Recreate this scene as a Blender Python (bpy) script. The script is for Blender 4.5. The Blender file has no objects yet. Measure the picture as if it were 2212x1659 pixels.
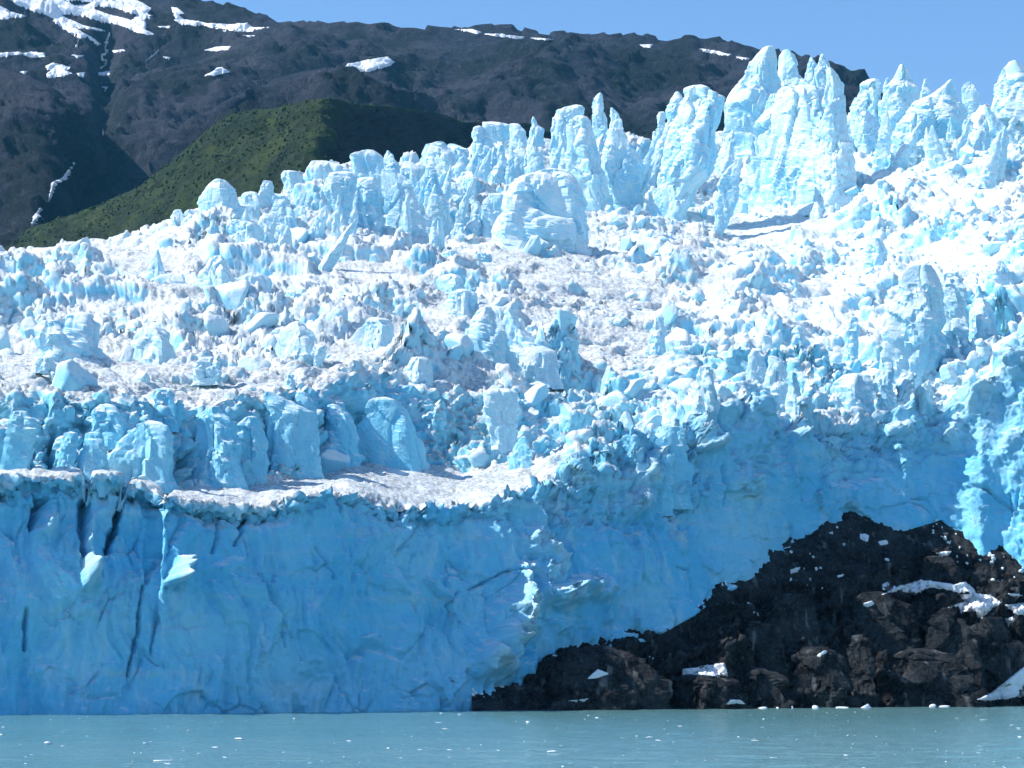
import bpy, math, random
import numpy as np
from mathutils import Vector, Matrix
from mathutils.bvhtree import BVHTree

scene = bpy.context.scene
col = scene.collection

# ------------------------------------------------------------------ camera
TAN = 0.2309          # half-width tangent of the lens
CAM_H = 6.0           # eye height on the boat deck, metres above the lake
HOR = 1450.0          # the picture row of the true horizon, out of 1659
cam = bpy.data.cameras.new("camera")
cam_ob = bpy.data.objects.new("camera", cam)
col.objects.link(cam_ob)
cam.sensor_width = 36.0
cam.lens = 18.0 / TAN
cam_ob.location = (0, 0, CAM_H)
cam_ob.rotation_euler = (math.radians(90), 0, 0)
cam.shift_y = (HOR - 829.5) / 2212.0
cam.clip_start = 1.0
cam.clip_end = 60000.0
scene.camera = cam_ob

# ------------------------------------------------------------------ sky, sun, exposure
SUN = Vector((-0.71, 0.0, 0.70)).normalized()
world = bpy.data.worlds.new("World")
scene.world = world
world.use_nodes = True
wn = world.node_tree.nodes
wl = world.node_tree.links
wn.clear()
sky = wn.new("ShaderNodeTexSky")
sky.sky_type = 'NISHITA'
sky.sun_disc = False
sky.sun_elevation = math.asin(SUN.z)
sky.sun_rotation = math.atan2(SUN.x, SUN.y)
sky.altitude = 100
sky.air_density = 1.1
sky.dust_density = 0.0
sky.ozone_density = 8.0
bg = wn.new("ShaderNodeBackground")
bg.inputs["Strength"].default_value = 0.115
wo = wn.new("ShaderNodeOutputWorld")
wl.new(sky.outputs[0], bg.inputs[0])
wl.new(bg.outputs[0], wo.inputs[0])

sun = bpy.data.lights.new("sun", 'SUN')
sun.energy = 4.0
sun.angle = math.radians(0.53)
sun.color = (1.0, 0.965, 0.91)
sun_ob = bpy.data.objects.new("sun", sun)
col.objects.link(sun_ob)
sun_ob.location = (-400, 300, 600)
sun_ob.rotation_euler = (-SUN).to_track_quat('-Z', 'Y').to_euler()

scene.view_settings.view_transform = 'Standard'
scene.view_settings.look = 'None'
scene.view_settings.exposure = 0.68
scene.view_settings.gamma = 1.0
scene.view_settings.use_curve_mapping = False
scene.cycles.max_bounces = 6
scene.cycles.diffuse_bounces = 4
scene.cycles.glossy_bounces = 3
scene.cycles.volume_bounces = 1
scene.cycles.use_denoising = True
scene.cycles.use_adaptive_sampling = True
scene.cycles.adaptive_threshold = 0.03
scene.cycles.sample_clamp_indirect = 6.0

# ------------------------------------------------------------------ helpers
KX = TAN / 1106.0
def P(px, py, d):
    """a point of the place: bearing px, elevation py, at d metres north of the boat"""
    return np.stack([d * KX * (np.asarray(px, float) - 1106.0), d + 0.0 * np.asarray(px, float),
                     CAM_H + d * KX * (HOR - np.asarray(py, float))], -1)

rs = np.random.RandomState(7)
_perm = rs.permutation(256).astype(np.int32)
_grad = rs.normal(size=(256, 3)).astype(np.float32)
_grad /= np.linalg.norm(_grad, axis=1)[:, None]
_rnd = rs.rand(256, 8).astype(np.float32)
_rnd[:, 3:6] = _rnd[:, 3:6] * 2 - 1

def _hash(ix, iy, iz):
    return _perm[(_perm[(_perm[ix & 255] + iy) & 255] + iz) & 255]

def pn(p, seed=0.0):
    """gradient noise, about -1..1"""
    p = np.asarray(p, np.float32) + np.float32(seed * 17.31)
    i = np.floor(p).astype(np.int32)
    f = p - i
    w = f * f * f * (f * (f * 6 - 15) + 10)
    out = 0
    for dx in (0, 1):
        hx = _perm[(i[:, 0] + dx) & 255]
        wx = w[:, 0] if dx else 1 - w[:, 0]
        for dy in (0, 1):
            hy = _perm[(hx + i[:, 1] + dy) & 255]
            wy = wx * (w[:, 1] if dy else 1 - w[:, 1])
            for dz in (0, 1):
                g = _grad[_perm[(hy + i[:, 2] + dz) & 255]]
                dot = g[:, 0] * (f[:, 0] - dx) + g[:, 1] * (f[:, 1] - dy) + g[:, 2] * (f[:, 2] - dz)
                out = out + dot * wy * (w[:, 2] if dz else 1 - w[:, 2])
    return out * 1.5

def fbm(p, octaves, seed=0.0, gain=0.5, lac=2.03):
    a, o, p = 1.0, 0, np.asarray(p, np.float32)
    for k in range(octaves):
        o = o + a * pn(p, seed + k * 3.7)
        p = p * lac
        a *= gain
    return o

def facet(p, seed=0.0, tilt=1.0):
    """broken-block noise: each cell is a tilted plane; returns (value, distance to the crack)"""
    p = np.asarray(p, np.float32) + np.float32(seed * 11.7)
    b = np.floor(p - 0.5).astype(np.int32)
    best = np.full(len(p), 9.0, np.float32)
    second = best.copy()
    val = np.zeros(len(p), np.float32)
    for dx in (0, 1):
        for dy in (0, 1):
            for dz in (0, 1):
                ix, iy, iz = b[:, 0] + dx, b[:, 1] + dy, b[:, 2] + dz
                r = _rnd[_hash(ix, iy, iz)]
                vx = p[:, 0] - ix - 0.2 - 0.6 * r[:, 0]
                vy = p[:, 1] - iy - 0.2 - 0.6 * r[:, 1]
                vz = p[:, 2] - iz - 0.2 - 0.6 * r[:, 2]
                dd = vx * vx + vy * vy + vz * vz
                v = r[:, 6] - 0.5 + tilt * (vx * r[:, 3] + vy * r[:, 4] + vz * r[:, 5])
                m = dd < best
                second = np.where(m, best, np.minimum(second, dd))
                val = np.where(m, v, val)
                best = np.where(m, dd, best)
    return val, np.sqrt(second) - np.sqrt(best)

def sstep(a, b, x):
    t = np.clip((x - a) / (b - a), 0, 1)
    return t * t * (3 - 2 * t)

def mesh_from(name, verts, quads=None, tris=None, smooth=True, attrs=None):
    me = bpy.data.meshes.new(name)
    verts = np.asarray(verts, np.float32)
    faces = quads if quads is not None else tris
    k = 4 if quads is not None else 3
    faces = np.asarray(faces, np.int32)
    me.vertices.add(len(verts))
    me.vertices.foreach_set("co", verts.ravel())
    me.loops.add(faces.size)
    me.loops.foreach_set("vertex_index", faces.ravel())
    me.polygons.add(len(faces))
    me.polygons.foreach_set("loop_start", np.arange(0, faces.size, k, dtype=np.int32))
    if attrs:
        for an, av in attrs.items():
            a = me.attributes.new(an, 'FLOAT', 'POINT')
            a.data.foreach_set("value", np.asarray(av, np.float32).ravel())
    me.update(calc_edges=True)
    if smooth:
        me.polygons.foreach_set("use_smooth", np.ones(len(faces), dtype=bool))
    return me

def grid_quads(nr, nc, wrap=False):
    idx = np.arange(nr * nc).reshape(nr, nc)
    if wrap:
        idx = np.concatenate([idx, idx[:, :1]], 1)
    return np.stack([idx[:-1, :-1], idx[:-1, 1:], idx[1:, 1:], idx[1:, :-1]], -1).reshape(-1, 4)

def obj(name, me, mat, parent=None, loc=(0, 0, 0)):
    o = bpy.data.objects.new(name, me)
    col.objects.link(o)
    o.location = loc
    if mat is not None and me is not None and not me.materials:
        me.materials.append(mat)
    if parent is not None:
        o.parent = parent
        pl = parent['_base'] if '_base' in parent else (0, 0, 0)
        o.matrix_parent_inverse = Matrix.Translation(-Vector(pl))
    return o

def thing(name, label, cat, loc=(0, 0, 0), group=None):
    o = bpy.data.objects.new(name, None)
    col.objects.link(o)
    o.location = loc
    o['_base'] = tuple(loc)
    o['label'] = label
    o['category'] = cat
    if group:
        o['group'] = group
    return o

def tag(o, label=None, cat=None, group=None, kind=None):
    if label: o['label'] = label
    if cat: o['category'] = cat
    if group: o['group'] = group
    if kind: o['kind'] = kind
    return o

def grid_normals(p):
    du = np.gradient(p, axis=1)
    dv = np.gradient(p, axis=0)
    n = np.cross(du, dv)
    n /= np.linalg.norm(n, axis=-1)[..., None] + 1e-9
    return n

def smooth1(a, k):
    if k < 2: return a
    w = np.hanning(k + 2)[1:-1]; w /= w.sum()
    return np.convolve(np.pad(a, k, mode='edge'), w, 'same')[k:-k]

# ------------------------------------------------------------------ materials
class NT:
    def __init__(s, name):
        s.mat = bpy.data.materials.new(name)
        s.mat.use_nodes = True
        s.n = s.mat.node_tree.nodes
        s.l = s.mat.node_tree.links
        s.b = s.n["Principled BSDF"]
        s.pos = s.n.new("ShaderNodeNewGeometry").outputs
    def noise(s, scale, detail=4, rough=0.55, vec=None):
        t = s.n.new("ShaderNodeTexNoise")
        t.inputs["Scale"].default_value = scale
        t.inputs["Detail"].default_value = detail
        t.inputs["Roughness"].default_value = rough
        s.l.new(vec if vec is not None else s.pos["Position"], t.inputs["Vector"])
        return t.outputs[0]
    def stretch(s, sx, sy, sz):
        m = s.n.new("ShaderNodeMapping")
        m.inputs["Scale"].default_value = (sx, sy, sz)
        s.l.new(s.pos["Position"], m.inputs["Vector"])
        return m.outputs[0]
    def rng(s, v, a, b, c=0.0, d=1.0):
        m = s.n.new("ShaderNodeMapRange")
        m.interpolation_type = 'SMOOTHSTEP'
        s.l.new(v, m.inputs[0])
        for k, x in enumerate((a, b, c, d)):
            m.inputs[1 + k].default_value = x
        return m.outputs[0]
    def math(s, op, a, b=None):
        m = s.n.new("ShaderNodeMath")
        m.operation = op
        for k, x in enumerate((a, b)):
            if x is None: continue
            if isinstance(x, (int, float)): m.inputs[k].default_value = x
            else: s.l.new(x, m.inputs[k])
        return m.outputs[0]
    def mix(s, f, a, b):
        m = s.n.new("ShaderNodeMix")
        m.data_type = 'RGBA'
        for k, x in ((0, f), (6, a), (7, b)):
            if isinstance(x, (int, float)): m.inputs[k].default_value = x
            elif isinstance(x, tuple): m.inputs[k].default_value = (*x, 1)
            else: s.l.new(x, m.inputs[k])
        return m.outputs[2]
    def attr(s, name):
        a = s.n.new("ShaderNodeAttribute")
        a.attribute_name = name
        return a.outputs["Fac"]
    def up(s, true=False):
        x = s.n.new("ShaderNodeSeparateXYZ")
        s.l.new(s.pos["True Normal" if true else "Normal"], x.inputs[0])
        return x.outputs[2]
    def bump(s, h, dist, strength=1.0):
        b = s.n.new("ShaderNodeBump")
        b.inputs["Distance"].default_value = dist
        b.inputs["Strength"].default_value = strength
        s.l.new(h, b.inputs["Height"])
        s.l.new(b.outputs[0], s.b.inputs["Normal"])
    def base(s, c, rough=0.7, spec=0.3):
        if isinstance(c, tuple): s.b.inputs["Base Color"].default_value = (*c, 1)
        else: s.l.new(c, s.b.inputs["Base Color"])
        s.b.inputs["Roughness"].default_value = rough
        s.b.inputs["Specular IOR Level"].default_value = spec
        return s.mat

def ice_material(name, dirt_and_sun, tones, lims=(0.15, 0.70)):
    m = NT(name)
    big = m.noise(0.06, 3)
    med = m.noise(0.35, 5)
    blue = m.mix(m.rng(big, 0.35, 0.65), *tones)
    band = m.noise(1.0, 3, 0.5, m.stretch(0.05, 0.05, 0.5))
    blue = m.mix(m.rng(band, 0.50, 0.80, 0, 0.30), blue, (0.60, 0.74, 0.78))
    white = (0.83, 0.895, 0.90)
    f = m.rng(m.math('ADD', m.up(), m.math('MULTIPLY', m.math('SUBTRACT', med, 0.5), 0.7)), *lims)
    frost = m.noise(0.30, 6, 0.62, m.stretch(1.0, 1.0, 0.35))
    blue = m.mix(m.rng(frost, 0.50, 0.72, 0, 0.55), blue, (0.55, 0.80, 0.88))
    if dirt_and_sun:
        f = m.math('MAXIMUM', f, m.math('MULTIPLY', m.attr('sun_white'), m.rng(med, 0.30, 0.55, 0.1, 0.45)))  # sunlit patches painted into the ice colour as white
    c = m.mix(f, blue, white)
    vein = m.noise(0.11, 2, 0.4, m.stretch(0.8, 0.8, 1.2))
    vm = m.rng(m.math('ABSOLUTE', m.math('SUBTRACT', vein, 0.5)), 0.002, 0.010, 0.45, 0.0)
    vm = m.math('MULTIPLY', vm, m.rng(m.noise(0.06, 4), 0.60, 0.70))
    c = m.mix(vm, c, (0.16, 0.19, 0.21))
    if dirt_and_sun:
        d = m.attr("dirt")
        gr = m.noise(1.6, 6, 0.75)
        gr2 = m.noise(0.22, 4)
        g = m.math('MULTIPLY', m.rng(gr, 0.36, 0.62), m.rng(gr2, 0.28, 0.52))
        g = m.math('MULTIPLY', g, m.rng(m.up(), 0.1, 0.55))
        g = m.math('MULTIPLY', g, d)
        c = m.mix(g, c, (0.40, 0.385, 0.37))
    fine = m.noise(2.2, 6, 0.7)
    m.bump(fine, 0.35, 0.8)
    return m.base(c, 0.72, 0.12)

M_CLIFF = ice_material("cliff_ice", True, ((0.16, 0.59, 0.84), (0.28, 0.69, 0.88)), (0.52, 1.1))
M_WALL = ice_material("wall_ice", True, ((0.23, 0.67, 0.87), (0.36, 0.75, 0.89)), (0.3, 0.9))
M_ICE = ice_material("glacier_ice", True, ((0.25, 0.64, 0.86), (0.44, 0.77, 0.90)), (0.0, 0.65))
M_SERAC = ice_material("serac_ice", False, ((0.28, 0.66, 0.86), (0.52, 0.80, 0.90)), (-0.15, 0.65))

def simple(name, c0, c1, scale, rough, bumpd=0.0, spec=0.3):
    m = NT(name)
    n = m.noise(scale, 6, 0.65)
    if bumpd: m.bump(n, bumpd)
    return m.base(m.mix(m.rng(n, 0.3, 0.7), c0, c1), rough, spec)

M_SNOW = simple("old_snow", (0.80, 0.82, 0.84), (0.90, 0.91, 0.92), 0.8, 0.7, 0.15)
M_FALL = simple("white_water", (0.55, 0.58, 0.60), (0.85, 0.87, 0.88), 0.4, 0.6, 0.5)
M_CHIP = simple("floating_ice", (0.72, 0.84, 0.88), (0.88, 0.91, 0.92), 2.0, 0.5, 0.05)

def rock_material():
    m = NT("dark_wet_rock")
    n = m.noise(0.25, 6, 0.6)
    f = m.noise(1.8, 8, 0.7)
    c = m.mix(m.rng(n, 0.35, 0.65), (0.008, 0.009, 0.012), (0.040, 0.043, 0.046))
    slab = m.noise(0.35, 3, 0.5, m.stretch(1.4, 1.4, 0.35))
    c = m.mix(m.rng(slab, 0.60, 0.72, 0, 0.7), c, (0.200, 0.205, 0.200))
    c = m.mix(m.rng(f, 0.45, 0.75, 0, 0.5), c, (0.150, 0.155, 0.155))
    m.bump(f, 0.5)
    return m.base(c, 0.75, 0.08)
M_ROCK = rock_material()

def mountain_material():
    m = NT("mountain_scree")
    n = m.noise(0.0045, 8, 0.62)
    s = m.noise(0.004, 6, 0.6, m.stretch(1.6, 1.0, 0.5))
    f = m.noise(0.06, 8, 0.75)
    c = m.mix(m.rng(n, 0.4, 0.6), (0.036, 0.044, 0.064), (0.064, 0.067, 0.088))
    c = m.mix(m.rng(s, 0.46, 0.56, 0, 0.9), c, (0.018, 0.026, 0.028))
    c = m.mix(m.rng(f, 0.53, 0.75, 0, 0.65), c, (0.150, 0.158, 0.180))
    c = m.mix(m.rng(f, 0.30, 0.45, 0.6, 0), c, (0.018, 0.021, 0.026))
    st = m.noise(0.03, 6, 0.7, m.stretch(1.5, 1.5, 0.45))
    c = m.mix(m.rng(st, 0.50, 0.72, 0, 0.6), c, (0.030, 0.030, 0.036))
    m.bump(m.math('ADD', f, st), 14.0)
    return m.base(c, 0.9, 0.1)
M_MOUNT = mountain_material()

def green_material():
    m = NT("alder_slope")
    n = m.noise(0.10, 6, 0.6, m.stretch(0.8, 0.8, 1.3))
    b = m.noise(0.010, 5, 0.6)
    c = m.mix(m.rng(n, 0.35, 0.68), (0.018, 0.034, 0.014), (0.040, 0.060, 0.020))
    c = m.mix(m.rng(b, 0.45, 0.7, 0, 0.6), c, (0.060, 0.076, 0.026))
    pt = m.noise(0.022, 5, 0.65, m.stretch(1.0, 1.0, 0.6))
    c = m.mix(m.rng(pt, 0.44, 0.62, 0.75, 0), c, (0.012, 0.022, 0.014))
    d = m.attr("bare")
    c = m.mix(d, c, m.mix(m.noise(0.05, 6, 0.7), (0.016, 0.016, 0.019), (0.034, 0.032, 0.034)))
    m.bump(n, 5.0)
    return m.base(c, 0.9, 0.1)
M_GREEN = green_material()

def water_material():
    m = NT("glacial_lake")
    n = m.noise(0.02, 4, 0.5, m.stretch(0.5, 2.0, 1))
    c = m.mix(m.rng(n, 0.3, 0.7), (0.110, 0.250, 0.255), (0.130, 0.270, 0.275))
    r = m.noise(1.3, 5, 0.6, m.stretch(0.6, 1.0, 1))
    m.bump(r, 0.16, 0.8)
    return m.base(c, 0.16, 0.5)
M_WATER = water_material()

# ------------------------------------------------------------------ lake
NXW, NYW = 420, 260
yw = np.concatenate([[-3000, -800, -100, 40], 1.0 / np.linspace(1 / 95.0, 1 / 420.0, NYW - 8), [600, 1500, 4000, 9000]])
uw = np.concatenate([[-30, -8, -3, -1.6], np.linspace(-1.15, 1.15, NXW - 8), [1.6, 3, 8, 30]])
YW, UW = np.meshgrid(yw, uw, indexing='ij')
XW = UW * TAN * np.clip(np.abs(YW), 300, 420)
pw = np.stack([XW, YW, np.zeros_like(XW)], -1).reshape(-1, 3)
near = ((pw[:, 1] > 90) & (pw[:, 1] < 430)).astype(np.float32)
wz = 0.11 * pn(pw * [0.18, 0.30, 0] , 1) + 0.07 * pn(pw * [0.5, 0.8, 0], 2) + 0.05 * pn(pw * [1.1, 1.7, 0], 3)
pw[:, 2] = wz * near
tag(obj("lake_water", mesh_from("lake_water", pw, grid_quads(len(yw), len(uw))), M_WATER), kind='structure')

# ------------------------------------------------------------------ glacier surface
def line(pts):
    a = np.array(pts, float)
    return a[:, 0], a[:, 1], a[:, 2]

LA = [(-200,1547,297),(0,1545,303),(400,1542,312),(800,1537,330),(1000,1534.5,341),(1055,1533,344),(1100,1508,348),(1190,1455,352),(1290,1400,359),(1400,1385,366),(1480,1340,372),(1540,1300,377),(1600,1260,383),(1680,1215,389),(1760,1170,395),(1840,1140,400),(1950,1150,404),(2030,1125,410),(2080,1160,408),(2120,1210,403),(2160,1195,405),(2212,1235,402),(2420,1260,400)]
LB = [(-200,1020,306),(0,1025,311),(75,1025,313),(100,1030,314),(190,1022,316),(280,1030,318),(335,1050,319),(350,1070,316),(430,1082,320),(540,1092,325),(600,1085,328),(680,1065,332),(760,1070,337),(850,1095,343),(950,1105,350),(1050,1085,355),(1150,1060,360),(1300,975,372),(1450,880,384),(1530,845,390),(1650,865,397),(1750,905,404),(1850,925,409),(1950,885,416),(2050,830,420),(2140,770,421),(2212,740,420),(2420,720,424)]
LC = [(-200,1002,324),(0,1003,324),(200,1005,328),(345,1046,334),(450,1048,342),(600,1042,352),(700,1020,364),(760,1000,372),(800,985,380),(900,990,385),(1000,1010,385),(1100,1010,385),(1200,970,392),(1400,890,405),(1600,830,415),(1800,880,422),(2000,830,434),(2100,760,440),(2212,700,438),(2420,680,440)]
LD = [(-200,850,334),(0,860,333),(200,850,337),(400,870,346),(600,850,362),(700,850,375),(800,810,390),(900,850,398),(1000,850,405),(1100,840,412),(1200,850,420),(1400,820,440),(1600,770,450),(1800,790,455),(1900,790,460),(2000,770,462),(2100,700,465),(2212,640,465),(2420,620,468)]
LE = [(-200,760,385),(0,770,380),(200,752,388),(400,775,393),(500,790,395),(600,785,400),(700,760,415),(800,770,412),(1000,730,445),(1200,720,475),(1400,720,488),(1600,690,508),(1800,680,520),(2000,640,525),(2100,600,530),(2212,540,540),(2420,520,540)]
LF = [(-200,680,450),(400,660,465),(800,640,505),(1000,600,535),(1200,600,560),(1400,600,580),(1600,580,595),(1800,560,605),(2000,480,615),(2212,400,630),(2420,380,640)]
LG = [(-200,610,520),(0,600,525),(200,575,545),(400,530,570),(600,500,600),(800,490,620),(1000,505,640),(1200,510,645),(1400,485,665),(1500,470,680),(1600,470,690),(1750,440,690),(1850,400,690),(1950,345,690),(2100,300,690),(2212,270,700),(2420,255,700)]
LH = [(-200,560,580),(0,552,590),(200,528,610),(350,490,630),(450,455,650),(550,430,660),(650,392,680),(800,360,700),(1000,335,730),(1100,295,760),(1200,298,770),(1400,290,790),(1600,285,800),(1800,260,800),(1900,238,800),(2000,232,800),(2130,245,800),(2212,235,800),(2420,210,800)]
LINES = [LA, LB, LC, LD, LE, LF, LG, LH]
SM = [3, 5, 15, 31, 41, 51, 41, 21]
pxs = np.concatenate([np.linspace(-1500, -480, 40), np.linspace(-460, -165, 56), np.linspace(-160, 2372, 860), np.linspace(2377, 2640, 50), np.linspace(2660, 3500, 34)])
NCG = len(pxs)
PYL = np.array([smooth1(np.interp(pxs, line(L)[0], line(L)[1]), k) for L, k in zip(LINES, SM)])
DL = np.array([smooth1(np.interp(pxs, line(L)[0], line(L)[2]), k) for L, k in zip(LINES, SM)])
_r = sstep(1120, 1260, pxs)
_pj = np.stack([pxs / 42, pxs * 0, pxs * 0], -1)
PYL[1] += _r * (16 * pn(_pj, 1) + 5 * pn(_pj * 2.1, 2)) + (1 - _r) * 4 * pn(_pj * 1.3, 4)
_b = sstep(1560, 1720, pxs)
DL[0] += 7 * _b; DL[1] += 5 * _b
ROWS = [190, 44, 92, 84, 100, 92, 84]
tt = np.concatenate([np.linspace(i, i + 1, n, endpoint=False) for i, n in enumerate(ROWS)] + [[7.0]])
py_g = np.array([[0.0]]) + np.stack([np.interp(tt, np.arange(8), PYL[:, j]) for j in range(NCG)], 1)
d_g = np.stack([np.interp(tt, np.arange(8), DL[:, j]) for j in range(NCG)], 1)
_k = np.hanning(111); _k /= _k.sum()
def _soft(a):
    pa = np.pad(a, ((55, 55), (0, 0)), mode='reflect', reflect_type='odd')
    c = np.cumsum(np.vstack([np.zeros((1, a.shape[1])), pa]), 0)
    b = (c[56:] - c[:-56]) / 56.0
    c = np.cumsum(np.vstack([np.zeros((1, a.shape[1])), b]), 0)
    b = (c[56:] - c[:-56]) / 56.0
    return b[:a.shape[0]]
_w = (_r[None, :] * (sstep(0.25, 0.6, tt) * (1 - sstep(1.9, 2.6, tt)))[:, None])
py_g = py_g * (1 - _w) + _soft(py_g) * _w
d_g = d_g * (1 - _w) + _soft(d_g) * _w
px_g = np.broadcast_to(pxs[None, :], d_g.shape)
t_g = np.broadcast_to(tt[:, None], d_g.shape)

def surf_depth(px, py):
    j = int(np.clip(np.searchsorted(pxs, px), 0, NCG - 1))
    return float(np.interp(-py, -PYL[:, j], DL[:, j]))

base = P(px_g, py_g, d_g)
nrm = grid_normals(base)
if nrm[50, 400, 1] > 0: nrm = -nrm
# soften normals so that walls and ledges bulge smoothly
for _ in range(6):
    nrm[1:-1] = (nrm[:-2] + nrm[1:-1] * 2 + nrm[2:]) / 4
    nrm[:, 1:-1] = (nrm[:, :-2] + nrm[:, 1:-1] * 2 + nrm[:, 2:]) / 4
nrm /= np.linalg.norm(nrm, axis=-1)[..., None]

# smooth dirty aprons: centre x, y, half-sizes, tilt in degrees
APRON = [(170,800,330,64,0),(560,826,220,46,-5),(1090,570,170,60,8),(960,960,55,110,25),(700,1050,380,32,-4),(1000,1060,170,60,20),(170,1020,200,16,0),(760,770,180,40,-20),(950,690,90,45,-30),(1330,760,150,70,10),(1640,520,220,60,-8),(1330,640,150,80,0),(1200,640,110,70,0),(1180,560,120,50,0),(1010,900,70,90,20),(420,640,120,30,0),(820,600,150,40,10),(300,560,150,25,5),(1500,640,120,50,-10),(1760,640,150,50,-10),(2060,440,120,50,-15)]
def apron_mask(px, py):
    m = np.zeros(np.shape(px))
    for cx, cy, rx, ry, a in APRON:
        c, s = math.cos(math.radians(a)), math.sin(math.radians(a))
        x, y = px - cx, py - cy
        u, v = (c * x + s * y) / rx, (-s * x + c * y) / ry
        m = np.maximum(m, 1 - sstep(0.6, 1.15, np.sqrt(u * u + v * v)))
    return m

q = base.reshape(-1, 3).astype(np.float32)
tq = t_g.ravel(); xq = px_g.ravel(); yq = py_g.ravel()
am = apron_mask(xq, yq)
am = np.where(tq < 0.97, 0, am)
am = am * np.clip(0.85 + 0.8 * pn(q / 9.0, 40), 0, 1)
rag = sstep(1080, 1300, xq) * (0.45 * pn(q / 13, 66) + 0.28 * pn(q / 5.5, 67) + 0.08)
wface = 1 - sstep(0.80 - 0.35 * sstep(1080, 1300, xq), 1.1, tq + rag)
wbench = sstep(0.97, 1.06, tq) * (1 - sstep(1.85, 2.05, tq)) * (1 - sstep(1050, 1300, xq))
wwall = sstep(1.85, 2.1, tq) * (1 - sstep(2.9, 3.3, tq)) * (1 - sstep(1000, 1300, xq))
whum = np.clip(sstep(0.85 - 0.4 * sstep(1080, 1300, xq), 1.1, tq + rag) - wbench - wwall, 0, 1)
quiet = 1 - 0.85 * np.maximum(am, wbench)
rightface = sstep(1250, 1500, xq)

disp = np.zeros(len(q), np.float32)
# front face: bulges, flutes, spalled plates
warp = q + 3.0 * np.stack([pn(q / 9, 50), pn(q / 9, 51), pn(q / 9, 52)], -1)
f1, c1 = facet(warp / [6, 6, 9], 1, 1.3)
f2, c2 = facet((q + 0.35 * warp) / [3.2, 3.2, 4.2], 2, 1.2)
f3, c3 = facet(q / 1.25, 3, 1.0)
flute = pn(warp * [0.28, 0.28, 0.05], 4)
flute2 = pn(warp * [0.7, 0.7, 0.13], 5)
calm = np.clip(0.55 + 0.8 * pn(q / 17, 64), 0.2, 1.2)
calm *= 0.55 + 0.45 * sstep(500, 1000, xq)
disp += wface * (2.4 * pn(q / 19, 6) + calm * (1.3 * f1 + 0.45 * f2 + 0.12 * f3)
                 + (1.1 * flute + 0.75 * flute2 + 0.30 * pn(warp * [1.5, 1.5, 0.3], 68)) * (1.15 - 0.75 * rightface) + 0.10 * pn(q / 0.9, 7))
crk = np.exp(-(c1 / 0.035) ** 2) * np.clip(pn(q / 7.0, 8) * 2.2 - 0.1, 0, 1)
disp -= wface * 0.9 * crk
# second wall: deep vertical ribs and blocks
rib = pn(q * [0.16, 0.16, 0.03], 9)
disp += wwall * (3.0 * rib + 1.7 * f1 + 1.0 * f2 + 0.8 * flute)
disp -= wwall * 1.8 * np.exp(-(c1 / 0.05) ** 2)
# tumbled ice: blocks of three sizes
gb, kb = facet(warp / [38, 22, 20], 10, 1.5)
g1, k1 = facet(warp / [17, 8.5, 9], 11, 1.5)
g2, k2 = facet((q + 0.4 * warp) / [8.5, 5, 5.5], 12, 1.5)
g3, k3 = facet(q / 2.1, 13, 1.4)
g4, k4 = facet(q / 0.95, 14, 1.2)
ridge = 1 - np.abs(pn(q * [0.10, 0.07, 0.02], 15)) * 2
amp = np.clip(0.62 + 0.9 * pn(q / 26, 16) + 0.35 * pn(q / 9, 65), 0.10, 1.35)
hum = 3.4 * gb + 3.0 * g1 + 1.9 * g2 + 1.7 * ridge - 0.8
hum -= 0.9 * np.exp(-(k1 / 0.06) ** 2)
crest = sstep(6.0, 6.9, tq)
disp += whum * quiet * (amp * hum + 2.6 * gb) * (1 - 0.6 * crest)
disp += np.maximum(am, wbench) * 0.6 * pn(q / 5, 18)
disp += crest * (1.2 * g2 + 1.5 * pn(q / 9, 20))

# named cracks: polylines in (x, y) with width and depth in metres
CRACK = [([(278,1015),(270,1070),(262,1110),(240,1175)],8,5.5),([(190,1015),(188,1120),(180,1235)],9,5),([(497,1102),(480,1135),(466,1190)],4,2.2),([(556,1096),(535,1130),(517,1175)],4,2.2),
         ([(409,978),(385,1020),(361,1055)],9,5),([(310,1262),(298,1350),(280,1456)],5,2.2),([(53,1320),(55,1400)],5,2),([(338,1310),(325,1420)],3,1.3),([(340,1170),(318,1255)],4,1.5),
         ([(62,930),(66,1005)],8,5),([(112,920),(108,1005)],9,5),([(164,925),(158,1003)],6,4),([(228,955),(215,1000)],5,3),([(98,1060),(85,1130)],8,4),([(585,950),(560,1030),(545,1045)],4,2.5),([(715,940),(680,985)],4,2),
         ([(1130,1250),(1085,1238),(1010,1275)],3,1.6),([(985,1280),(960,1310),(990,1345)],3,1.2),([(1640,950),(1650,1080)],4,1.8),([(1570,1000),(1576,1090)],3,1.5),([(760,1420),(800,1395),(860,1420)],12,1.6),([(1500,1040),(1510,1090)],4,1.6),
         ([(860,1190),(905,1130)],3,1.0),([(690,1180),(720,1250)],3,1.0),([(560,1240),(600,1330),(610,1400)],4,1.2),([(1660,1010),(1700,995)],3,.8)]
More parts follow.
